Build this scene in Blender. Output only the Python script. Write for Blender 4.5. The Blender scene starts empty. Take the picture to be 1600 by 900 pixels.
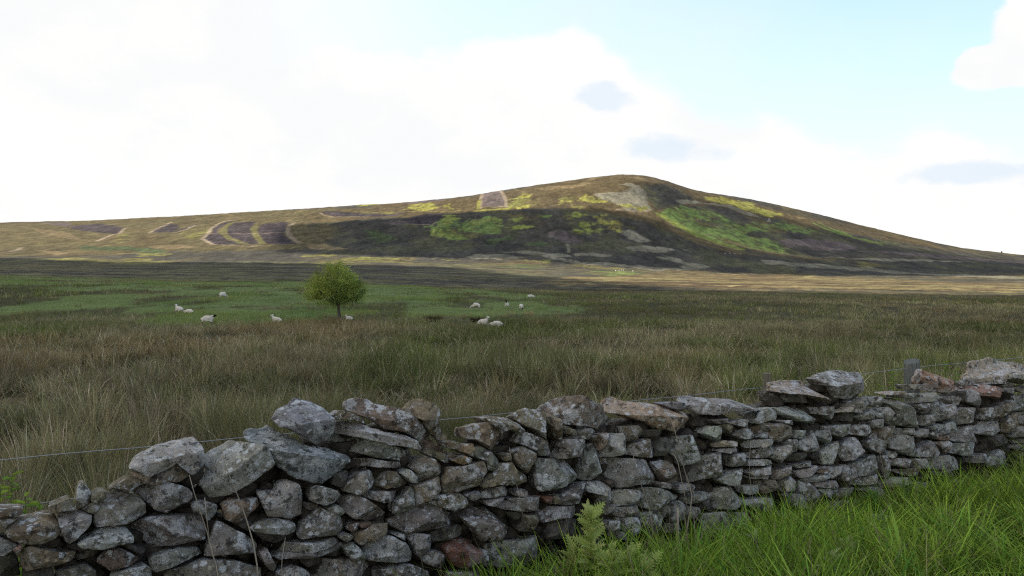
import bpy, bmesh, math, random
import numpy as np
from mathutils import Vector, Matrix

# ------------------------------------------------------------------ camera, sky, sun, exposure
scene = bpy.context.scene
COL = scene.collection
CAM_H = 2.5
cam = bpy.data.cameras.new("camera")
cam.lens = 28.0; cam.sensor_width = 36.0; cam.clip_start = 0.1; cam.clip_end = 20000.0
cam_ob = bpy.data.objects.new("camera", cam); COL.objects.link(cam_ob)
cam_ob.location = (0, 0, CAM_H); cam_ob.rotation_euler = (math.radians(90), 0, 0)
scene.camera = cam_ob
SUN_AZ, SUN_EL = math.radians(-68.0), math.radians(38.0)       # bearing from +Y (east positive), elevation
SUN = Vector((math.sin(SUN_AZ) * math.cos(SUN_EL), math.cos(SUN_AZ) * math.cos(SUN_EL), math.sin(SUN_EL)))
sun = bpy.data.lights.new("sun", 'SUN'); sun.energy = 4.8; sun.angle = math.radians(0.5); sun.color = (1.0, .93, .80)
sun_ob = bpy.data.objects.new("sun", sun); COL.objects.link(sun_ob)
sun_ob.rotation_euler = (-SUN).to_track_quat('-Z', 'Y').to_euler()
vs = scene.view_settings
vs.view_transform = 'Standard'; vs.look = 'None'; vs.gamma = 1.0; vs.use_curve_mapping = False
vs.exposure = 0.80
scene.cycles.max_bounces = 6; scene.cycles.transparent_max_bounces = 16
scene.cycles.use_denoising = False; scene.cycles.sample_clamp_indirect = 4.0; scene.cycles.filter_width = 1.2

world = bpy.data.worlds.new("World"); scene.world = world; world.use_nodes = True
wt = world.node_tree; wt.nodes.clear()

class NT:
    """small helper to write node expressions"""
    def __init__(s, tree): s.t = tree
    def n(s, kind, **kw):
        nd = s.t.nodes.new(kind)
        for k, v in kw.items(): setattr(nd, k, v)
        return nd
    def put(s, sock, v):
        if isinstance(v, bpy.types.NodeSocket): s.t.links.new(v, sock)
        elif v is not None: sock.default_value = v
    def m(s, op, a, b=None, c=None, clamp=False):
        nd = s.n('ShaderNodeMath', operation=op, use_clamp=clamp)
        for i, v in enumerate((a, b, c)):
            if v is not None: s.put(nd.inputs[i], v)
        return nd.outputs[0]
    def vm(s, op, a, b=None):
        nd = s.n('ShaderNodeVectorMath', operation=op)
        s.put(nd.inputs[0], a)
        if b is not None: s.put(nd.inputs[1], b)
        return nd.outputs[0]
    def step(s, lo, hi, x, a=0., b=1., smooth=True):
        nd = s.n('ShaderNodeMapRange', interpolation_type='SMOOTHSTEP' if smooth else 'LINEAR')
        for i, v in enumerate((x, lo, hi, a, b)): s.put(nd.inputs[i], v)
        return nd.outputs[0]
    def mix(s, f, a, b, mode='MIX'):
        nd = s.n('ShaderNodeMix', data_type='RGBA', blend_type=mode)
        s.put(nd.inputs[0], f); s.put(nd.inputs[6], a); s.put(nd.inputs[7], b)
        return nd.outputs[2]
    def noise(s, vec, scale, detail=4, rough=.55, out=0):
        nd = s.n('ShaderNodeTexNoise'); s.put(nd.inputs['Vector'], vec)
        nd.inputs['Scale'].default_value = scale; nd.inputs['Detail'].default_value = detail
        nd.inputs['Roughness'].default_value = rough
        return nd.outputs[out]
    def ramp(s, x, stops):
        nd = s.n('ShaderNodeValToRGB'); s.put(nd.inputs[0], x); r = nd.color_ramp
        while len(r.elements) < len(stops): r.elements.new(.5)
        for e, (p, v) in zip(r.elements, stops):
            e.position = p; e.color = v if isinstance(v, tuple) else (v, v, v, 1)
        return nd.outputs[0]

W = NT(wt)
out = W.n('ShaderNodeOutputWorld'); bg = W.n('ShaderNodeBackground')
bg.inputs['Strength'].default_value = 0.1
wt.links.new(bg.outputs[0], out.inputs[0])
sky = W.n('ShaderNodeTexSky', sky_type='NISHITA', sun_disc=False)
sky.sun_elevation = SUN_EL; sky.sun_rotation = SUN_AZ; sky.altitude = 300; sky.air_density = 1.0; sky.dust_density = 1.0; sky.ozone_density = 1.0
tc = W.n('ShaderNodeTexCoord'); gen = tc.outputs['Generated']
sp = W.n('ShaderNodeSeparateXYZ'); W.put(sp.inputs[0], gen)
wu = W.m('ARCTAN2', sp.outputs[0], sp.outputs[1]); wv = W.m('ARCSINE', sp.outputs[2])
st = W.vm('MULTIPLY', gen, (1, 1, 1.7))
n1 = W.m('SUBTRACT', W.noise(st, 9, 9, .56), .5); n2 = W.m('SUBTRACT', W.noise(st, 3.2, 4, .5), .5)
puff = W.m('MULTIPLY_ADD', n1, .15, W.m('MULTIPLY', n2, .10))
def ucode(u): return (u + math.pi) / (2 * math.pi)
bound = W.ramp(W.m('MULTIPLY_ADD', wu, 1 / (2 * math.pi), .5), [(ucode(u), v) for u, v in (
    (-3.14, .45), (-1.9, .62), (-.9, .60), (-.40, .34), (-.25, .30), (-.12, .285), (-.045, .300), (.03, .300), (.085, .318), (.15, .265), (.27, .24), (.345, .195), (.40, .165), (.46, .175), (.58, .15), (1.1, .20), (2.0, .32), (3.14, .45))])
edge = W.m('ADD', W.m('SUBTRACT', bound, wv), puff)
m1 = W.step(-.008, .030, edge)
veil = W.step(-.30, .06, edge, .08, .72)
def blob(u, v, ru, rv, amp=2.2):
    a = W.m('DIVIDE', W.m('SUBTRACT', wu, u), ru); b = W.m('DIVIDE', W.m('SUBTRACT', wv, v), rv)
    d = W.m('SQRT', W.m('ADD', W.m('MULTIPLY', a, a), W.m('MULTIPLY', b, b)))
    return W.m('ADD', W.m('SUBTRACT', 1, d), W.m('MULTIPLY', puff, amp / .1 * .25))
left = W.step(-.02, -.36, W.m('ADD', wu, W.m('MULTIPLY', puff, .6)))
m2 = W.step(0, .16, W.m('MAXIMUM', blob(.600, .262, .075, .050, 3.2), blob(.555, .235, .065, .030, 3.2)))
high = W.step(.02, .16, W.m('ADD', n2, W.step(.3, .9, wv, -.12, .06)))                      # broken cloud higher up
mask = W.m('MAXIMUM', W.m('MAXIMUM', W.m('MAXIMUM', m1, left), m2), W.m('MULTIPLY', high, W.step(.42, .65, wv)))
shade = W.m('MAXIMUM', W.step(-.1, .8, blob(.112, .230, .034, .013, 16.)), W.m('MAXIMUM', W.step(-.1, .8, W.m('ADD', blob(.200, .172, .080, .018, 14.), W.m('MULTIPLY', W.m('ABSOLUTE', W.m('SUBTRACT', wv, W.m('MULTIPLY_ADD', wu, .25, .122))), -9.0))), W.step(-.1, .8, blob(.54, .125, .08, .012, 16.))))
glow = W.step(-1, 1, W.m('ADD', W.m('MULTIPLY', n2, 2.0), 0))
CLOUD = 5.6
bright = W.mix(W.step(-.16, .16, W.m('ADD', n1, n2)), (CLOUD * .985, CLOUD * .995, CLOUD, 1), (CLOUD * 1.06, CLOUD * 1.055, CLOUD * 1.03, 1))
ccol = W.mix(W.m('MULTIPLY', shade, .50), bright, (CLOUD * .66, CLOUD * .82, CLOUD * 1.0, 1))
skyc = W.mix(1.0, sky.outputs[0], (1.92, 2.06, 2.06, 1), 'MULTIPLY')
skyc = W.mix(veil, skyc, (CLOUD * .92, CLOUD * .96, CLOUD, 1))
wcol = W.mix(mask, skyc, ccol)
W.put(bg.inputs['Color'], wcol)
world.cycles.sampling_method = 'MANUAL'; world.cycles.sample_map_resolution = 1024

# ------------------------------------------------------------------ helpers
rng = np.random.default_rng(7); random.seed(7)
def link(o, parent=None):
    COL.objects.link(o)
    if parent is not None: o.parent = parent
    return o
def tag(o, label=None, cat=None, group=None, kind=None):
    if label: o['label'] = label
    if cat: o['category'] = cat
    if group: o['group'] = group
    if kind: o['kind'] = kind
    return o
def empty(name, loc=(0, 0, 0), rz=0):
    o = bpy.data.objects.new(name, None); o.empty_display_size = .2; COL.objects.link(o); o.location = loc; o.rotation_euler = (0, 0, rz); return o
def np_mesh(name, v, faces, cols=None, smooth=True):
    """mesh from vertex array and a list of (n,k) index arrays"""
    me = bpy.data.meshes.new(name); v = np.asarray(v, np.float32)
    faces = [np.asarray(f, np.int32) for f in (faces if isinstance(faces, (list, tuple)) else [faces]) if len(f)]
    me.vertices.add(len(v)); me.vertices.foreach_set('co', v.ravel())
    nl = sum(f.size for f in faces); npoly = sum(len(f) for f in faces)
    me.loops.add(nl); me.loops.foreach_set('vertex_index', np.concatenate([f.ravel() for f in faces]))
    me.polygons.add(npoly)
    tot = np.concatenate([np.full(len(f), f.shape[1], np.int32) for f in faces])
    me.polygons.foreach_set('loop_start', np.concatenate([[0], np.cumsum(tot)[:-1]]).astype(np.int32))
    if smooth: me.polygons.foreach_set('use_smooth', np.ones(npoly, bool))
    if cols is not None:
        ca = me.color_attributes.new('Col', 'FLOAT_COLOR', 'POINT')
        c = np.ones((len(v), 4), np.float32); c[:, :cols.shape[1]] = cols
        ca.data.foreach_set('color', c.ravel())
    me.update(calc_edges=True)
    return me
def mesh_ob(name, me, mat=None, parent=None):
    if mat and not me.materials: me.materials.append(mat)
    return link(bpy.data.objects.new(name, me), parent)
def bm_ob(name, bm, mat, parent=None, smooth=True):
    me = bpy.data.meshes.new(name); bm.normal_update(); bm.to_mesh(me); bm.free()
    for p in me.polygons: p.use_smooth = smooth
    return mesh_ob(name, me, mat, parent)
def material(name):
    m = bpy.data.materials.new(name); m.use_nodes = True; m.node_tree.nodes.clear()
    T = NT(m.node_tree); o = T.n('ShaderNodeOutputMaterial')
    return m, T, o
def tube(bm, pts, rad, n=6, cap=True):
    """a tapered tube along a polyline"""
    pts = [Vector(p) for p in pts]; rings = []
    for i, p in enumerate(pts):
        d = (pts[min(i + 1, len(pts) - 1)] - pts[max(i - 1, 0)]).normalized()
        a = d.cross(Vector((.31, .87, .11)) if abs(d.y) < .8 else Vector((1, 0, .2))).normalized(); b = d.cross(a)
        r = rad[i] if hasattr(rad, '__len__') else rad
        rings.append([bm.verts.new(p + r * (math.cos(2 * math.pi * k / n) * a + math.sin(2 * math.pi * k / n) * b)) for k in range(n)])
    for r0, r1 in zip(rings, rings[1:]):
        for k in range(n): bm.faces.new((r0[k], r0[(k + 1) % n], r1[(k + 1) % n], r1[k]))
    if cap:
        bm.faces.new(rings[0][::-1]); bm.faces.new(rings[-1])

# ------------------------------------------------------------------ noise and the lie of the land
def _hash(ix, iy, seed):
    h = (ix.astype(np.int64) * 374761393 + iy.astype(np.int64) * 668265263 + seed * 1442695041) & 0x7fffffff
    h = ((h ^ (h >> 13)) * 1274126177) & 0x7fffffff
    return ((h ^ (h >> 16)) & 0xffff) / 65535.0
def vnoise(x, y, seed=0):
    x = np.asarray(x, float); y = np.asarray(y, float)
    ix = np.floor(x); iy = np.floor(y); fx = x - ix; fy = y - iy
    ux = fx * fx * (3 - 2 * fx); uy = fy * fy * (3 - 2 * fy)
    a = _hash(ix, iy, seed); b = _hash(ix + 1, iy, seed); c = _hash(ix, iy + 1, seed); d = _hash(ix + 1, iy + 1, seed)
    return (a * (1 - ux) + b * ux) * (1 - uy) + (c * (1 - ux) + d * ux) * uy
def fbm(x, y, seed=0, octv=4):
    s = 0; a = 0.5; n = 0
    for k in range(octv):
        s = s + a * vnoise(x * 2**k + 17.3 * k, y * 2**k - 9.1 * k, seed + k); n += a; a *= 0.5
    return s / n - 0.5
# the lie of the land: rise (tangent of the elevation seen from the gateway) of the field edge, the foot of the hill and its ridge,
# against bearing (tangent, east positive)
RIDGE_B = [-1.6, -1.0, -.643, -.531, -.40, -.258, -.20, -.145, -.10, -.0563, 0, .0322, .0723, .1005, .133, .166, .191, .214, .241, .273, .322, .386, .434, .50, .563, .643, 1.0, 1.6]
RIDGE_E = [.050, .068, .0812, .0836, .0900, .0989, .1029, .1057, .1101, .1141, .1238, .1286, .1342, .1382, .1423, .1419, .1358, .1262, .1190, .1158, .1061, .0909, .0788, .0635, .0490, .0402, .030, .025]
FOOT_B = [-1.6, -.643, -.40, -.2, 0, .16, .32, .643, 1.6]
FOOT_E = [.030, .0365, .0370, .0340, .0300, .0230, .0160, .0125, .012]
EDGE_B = [-1.6, -.643, -.40, -.24, -.08, .08, .24, .643, 1.6]
EDGE_E = [.017, .0150, .0085, .0075, .0010, -.0040, -.0050, -.0110, -.011]
def smoothstep(a, b, x):
    t = np.clip((x - a) / (b - a), 0, 1); return t * t * (3 - 2 * t)
Y_EDGE, Y_FOOT, Y_RIDGE = 260.0, 850.0, 2000.0
def interp_s(t, B, E):
    return sum(np.interp(t + o, B, E) for o in (-.03, -.015, 0, .015, .03)) / 5
def land(x, y):
    """height of the ground at world x, y (y > 4)"""
    x = np.asarray(x, float); y = np.asarray(y, float)
    yy = np.maximum(y, 5.0); t = np.clip(x / yy, -1.6, 1.6)
    zr = CAM_H + np.interp(t, RIDGE_B, RIDGE_E) * Y_RIDGE * .35 + interp_s(t, RIDGE_B, RIDGE_E) * Y_RIDGE * .65
    zf = CAM_H + interp_s(t, FOOT_B, FOOT_E) * Y_FOOT
    ze = CAM_H + interp_s(t, EDGE_B, EDGE_E) * Y_EDGE
    z150 = .55 * ze + .45 * .6
    # near field
    z = np.interp(y, [0, 10, 30, 62, 100], [-.2, -.2, -.35, -.5, -.1])
    z = np.where(y > 62, -.5 + (z150 + .5) * smoothstep(50, 150, y) * 1.0, z)
    z = np.where(y > 150, z150 + (ze - z150) * (y - 150) / 110, z)
    u = (y - Y_EDGE) / (Y_FOOT - Y_EDGE)
    z = np.where(y > Y_EDGE, ze + (zf - ze) * (.75 * u + .25 * u * u), z)
    v = np.clip((y - Y_FOOT) / (Y_RIDGE - Y_FOOT), 0, 1)
    prof = .42 * v + .58 * v * v * (3 - 2 * v)
    z = np.where(y > Y_FOOT, zf + (zr - zf) * prof, z)
    w = np.clip((y - Y_RIDGE) / 900, 0, 1.2)
    z = np.where(y > Y_RIDGE, zr - (zr * .55) * w * w * 1.0 - w * 25, z)
    # relief
    amp = smoothstep(300, 900, y) * (1 - smoothstep(1750, 2000, y)) * 13 + 0
    z = z + amp * fbm(x / 330, y / 420, 5, 4)
    z = z + smoothstep(14, 40, y) * .35 * fbm(x / 9, y / 9, 8, 3) * (1 + smoothstep(150, 260, y))
    return z

PATCHES = """
olive 0 -1241,1795 -1154,1795 -900,2000 -460,1790 -332,1720 -321,1427 -273,1061 -421,1048 -609,947 -671,971
brown 0 -332,1720 -145,1802 58,1808 250,1884 354,2000 427,1771 536,1667 647,1609 835,1598 579,1440 435,1546 312,1618 207,1286 92,1426 -72,1500 -238,1480 -372,1446 -427,1659
heath 0 -372,1446 -238,1480 -72,1491 0,1459 81,1431 143,1370 206,1282 247,1229 270,1158 305,1084 393,1086 1017,1438 597,843 365,909 212,880 69,855 -31,955 -152,948 -257,998
olive 0 -367,1425 -321,1427 -273,1258 -265,1101 -277,1076
heath 0 520,1469 589,1465 803,1536 1105,1718 1175,1624 998,1380 567,1175 401,1108 385,1197
plum 0 535,1255 716,1370 1110,1570 1067,1508 676,1293
greyg 0 436,1130 610,1225 821,1345 563,1166
tan 0 -948,1570 -868,1495 -802,1433 -760,1378 -692,1278 -653,1237 -680,1250 -761,1335 -822,1397
burnt 0 -868,1552 -872,1604 -847,1632 -787,1571 -709,1455 -683,1374 -724,1396 -781,1450
plum 0 -1056,1783 -976,1754 -896,1624 -877,1567 -963,1667
yellowb 0 -602,1203 -636,1293 -667,1347 -643,1334 -623,1306 -591,1215 -580,1179
brown 0 -645,1245 -674,1342 -618,1253 -597,1184
brown 0 -564,1160 -620,1321 -616,1347 -557,1268 -515,1186 -519,1161
pale 5 -714,1473 -681,1381 -673,1330 -640,1227
pale 5 -661,1047 -668,1075 -699,1135
tan 0 -659,1096 -612,1074 -548,984 -541,948 -621,1051
yellowb 0 -516,871 -491,889 -452,882 -431,912 -365,841 -285,602 -416,811 -453,803
yellowb 0 -603,956 -596,971 -562,916 -569,906
heath 0 -530,825 -536,883 -471,815 -396,725 -369,654 -424,718 -468,759 -481,747
heath 0 -221,387 -254,471 -278,557 -285,618 -343,790 -124,285 -137,290 -157,307 -193,362
dgreen 0 -640,1160 -583,1138 -532,1125 -465,1071 -445,1025 -493,1041 -543,1061 -578,1073
burnt 0 -616,1358 -634,1424 -665,1553 -637,1512 -603,1447 -579,1357
burnt 0 -579,1357 -598,1501 -597,1510 -568,1365
yellowb 0 -550,1330 -561,1435 -537,1407 -494,1273 -492,1226
burnt 0 -479,1233 -497,1323 -528,1406 -547,1486 -551,1541 -541,1539 -531,1472 -516,1400 -484,1310 -457,1267 -410,1186 -380,1148 -412,1142 -437,1162
burnt 0 -529,1516 -491,1527 -467,1432 -434,1324 -402,1245 -361,1144 -383,1158 -427,1225 -469,1301 -501,1393
burnt 0 -465,1474 -461,1505 -422,1501 -390,1374 -369,1287 -335,1200 -306,1132 -332,1123 -359,1162 -394,1242 -429,1339
pale 5 -622,1368 -636,1424 -655,1496 -674,1573
pale 4 -573,1345 -574,1398 -591,1483
pale 5 -480,1233 -501,1313 -535,1419 -555,1500 -561,1555 -544,1559
pale 5 -480,1233 -453,1187 -433,1153
pale 3 -432,1153 -379,1122 -354,1123
olivel 8 -534,1517 -516,1431 -475,1312 -433,1225 -388,1159
olivel 8 -465,1445 -449,1381 -406,1264 -365,1163
pale 6 -405,1481 -398,1417 -367,1304 -335,1214 -304,1144
pale 2 -497,1313 -431,1305 -375,1302
tan 0 -516,1122 -505,1159 -465,1145 -437,1102 -451,1082 -490,1093
yellowb 0 -474,1017 -444,1015 -422,967 -447,958
yellowb 0 -409,878 -359,850 -331,746 -289,619
heath 0 -278,597 -347,854 -315,952 -187,656 -105,412 -76,295 -58,193 -109,290 -127,272
yellowb 0 -265,980 -223,993 -212,944 -249,949
plum 0 -409,2000 -334,2000 -243,2000 -183,2000 -148,1798 -219,1805 -290,1914 -364,2000
yellow 0 -403,2000 -364,2000 -322,2000 -295,1853 -324,1841 -342,1780
yellowb 0 -342,1673 -270,1620 -230,1561 -239,1545 -337,1637
burnt 0 -402,1670 -392,1704 -337,1637 -259,1554 -231,1552 -207,1566 -216,1512 -252,1510 -341,1554
pale 3 -402,1665 -376,1601 -344,1555 -276,1520
yellow 0 -213,1621 -230,1778 -191,1798 -165,1694 -154,1581 -192,1581
yellow 0 -140,1678 -134,1685 -115,1572 -120,1561
yellowb 5 -204,1577 -140,1534 -66,1516 -24,1487
burnt 0 -200,1424 -179,1473 -152,1508 -123,1487 -131,1391 -134,1357 -177,1372
pale 3 -201,1424 -182,1375 -136,1352 -131,1391
green 0 -143,1327 -127,1390 -125,1461 -102,1452 -91,1381 -80,1403 -63,1359 -43,1372 -22,1373 -20,1234 -38,1231 -58,1253 -58,1183 -81,1181 -111,1209 -123,1226 -132,1291
greenl 0 -122,1403 -120,1459 -102,1452 -95,1407 -105,1346
greenl 0 -125,1278 -102,1331 -77,1256 -64,1200 -92,1204 -121,1226
plum 0 -233,1398 -217,1432 -194,1422 -177,1372 -207,1361
dgreen 0 -239,1292 -218,1307 -183,1204 -173,1116 -189,1132
tan 0 -293,1141 -264,1127 -238,1090 -218,1074 -238,1049 -278,1079
yellowb 0 -201,781 -205,903 -164,949 -122,945 -116,912 -135,888 -104,785 -142,782 -158,698
yellowb 0 -95,935 -59,912 -55,871 -81,890
greyg 0 -58,969 -47,1008 -16,1003 -1,989 14,960 -15,922 -43,931
plum 0 -56,1548 -66,1704 -71,2000 -27,1860 -14,1609 -12,1516
pale 6 -61,1525 -66,1655 -72,2000 -27,1872 -13,1609 -10,1499
pale 4 -57,1537 -12,1506
yellow 8 -72,1500 -58,1499 -7,1478 0,1503
yellow 6 -64,1510 -69,1659
yellowb 0 0,1617 27,1699 44,1522 53,1485 49,1458 2,1478
yellow 0 0,1594 13,1647 31,1626 36,1604 10,1579
yellow 0 14,1469 29,1497 51,1502 50,1458
yellowb 0 91,1529 125,1592 130,1522 108,1462
yellow 0 88,1463 95,1520 105,1506 102,1456
tan 0 51,1749 85,1765 127,1713 167,1733 176,1706 148,1673 107,1669 65,1691
tan 0 172,1814 189,1892 211,1878 184,1789
tan 0 262,1814 291,1808 322,1822 340,1778 302,1709 276,1718
heath 0 282,1652 337,1748 363,1711 370,1645 334,1550 299,1452 257,1401 251,1417 253,1497
greyg 0 161,1562 199,1550 221,1559 242,1616 217,1647 247,1667 263,1637 265,1568 250,1484 248,1400 230,1365 198,1369 185,1440 163,1490
yellow 0 130,1554 141,1568 167,1501 167,1480 185,1440 207,1427 240,1411 241,1386 221,1372 189,1414 165,1446 140,1456 129,1490
pale 7 184,1380 219,1360 238,1385
yellowb 0 109,1445 137,1417 140,1408 121,1418
brown 0 136,1405 165,1368 208,1363 242,1369 266,1314 276,1226 253,1247 219,1297 173,1345
green 0 -66,1372 -45,1403 -15,1360 -17,1305 -8,1261 -28,1232 -59,1232
greenl 0 -12,1288 17,1299 39,1278 12,1264 -6,1260
olive 0 -14,1427 20,1414 39,1349 45,1286 30,1317 6,1342
greenl 0 2,1354 11,1378 24,1368 22,1345 9,1341
green 0 51,1376 71,1376 72,1363 56,1345
green 0 66,1297 70,1305 70,1288
greenl 0 79,1340 90,1392 117,1375 131,1340 118,1332 96,1304 84,1312
yellow 0 110,1374 131,1347 127,1337 112,1349
greenl 0 92,1214 98,1222 107,1193 102,1177 93,1186
greenl 0 111,1275 123,1271 126,1225 139,1204 127,1162 117,1175 113,1217
yellow 0 137,1324 152,1336 173,1266 192,1221 188,1209 175,1236 163,1193 152,1225
greyg 0 163,1193 176,1216 190,1150 197,1125 178,1108 165,1143
plum 0 55,1217 63,1230 78,1221 101,1119 91,1094 75,1106 56,1170
greyg 0 153,1072 171,1084 223,1093 222,1072 201,1040 163,1043
greyg 4 77,1094 73,1023
dgreen 0 -45,1123 -28,1174 6,1203 8,1189 -27,1103
dgreen 0 18,1119 43,1123 49,1079 26,1083
heath 0 266,1656 295,1666 331,1718 353,1665 371,1613 328,1567 327,1530 292,1455 262,1406 251,1407 258,1512
yellow 0 409,1695 462,1751 511,1718 512,1634 543,1609 496,1527 478,1564 449,1588 444,1636 420,1632 404,1652
tan 0 551,1616 567,1604 611,1625 572,1580
green 0 255,1366 284,1426 320,1499 343,1522 368,1526 386,1484 397,1453 390,1378 438,1433 476,1457 535,1480 552,1413 527,1407 463,1370 417,1345 386,1312 380,1276 429,1271 418,1220 395,1143 333,1149 303,1179 287,1232 271,1298
greyg 0 320,1557 340,1589 374,1604 443,1620 455,1571 472,1546 474,1511 446,1517 438,1549 422,1592 385,1596 327,1530
greenl 14 255,1360 271,1298 285,1240 301,1200 324,1144
tan 7 271,1205 295,1176 320,1130
heath 0 323,1512 351,1539 393,1579 428,1567 435,1520 430,1452 400,1383 388,1388 387,1458 378,1506 345,1502
heath 0 340,1373 365,1375 362,1331 343,1341
heath 0 379,1302 417,1345 462,1348 524,1376 535,1358 489,1324 421,1277 382,1277
plum 0 424,1269 489,1324 569,1361 565,1302 520,1245 466,1209 454,1243 415,1200
heath 0 418,1205 451,1237 458,1192 501,1199 425,1148
green 0 577,1527 607,1561 618,1479 626,1441 700,1452 647,1389 600,1435 589,1465
green 0 502,1515 535,1518 515,1489 489,1478
heath 0 477,1476 516,1543 526,1537 499,1478
greyg 0 -21,1040 29,1030 68,1002 78,967 47,964 8,1016
greyg 0 77,1003 98,1021 127,1005 123,987 79,984
greyg 0 43,973 82,931 132,889 159,880 182,873 147,795 130,871 78,888 46,944
greyg 0 181,1003 202,1016 212,978 236,955 215,898 172,838 207,943 194,976
yellowb 0 18,909 27,948 44,942 34,887
dgreen 0 -9,759 15,852 36,738 19,677 -4,667
heath 0 -19,583 5,571 26,441 11,398 -12,368
rust 0 29,498 57,525 101,626 151,744 229,792 98,340 52,308 36,327 19,320 12,361
yellowb 0 69,886 84,875 117,829 101,759 80,829
green 0 56,634 83,685 109,688 94,612 64,549 56,580
rust 0 206,802 305,863 334,742 339,681 334,585 363,534 214,315 181,318 154,326 114,322 78,303
greyg 0 327,1045 394,1042 466,1035 482,967 503,881 503,782 457,710 458,877 436,967 372,985 319,1006
yellowb 0 476,1117 507,1139 494,1062 458,1034
"""
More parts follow.
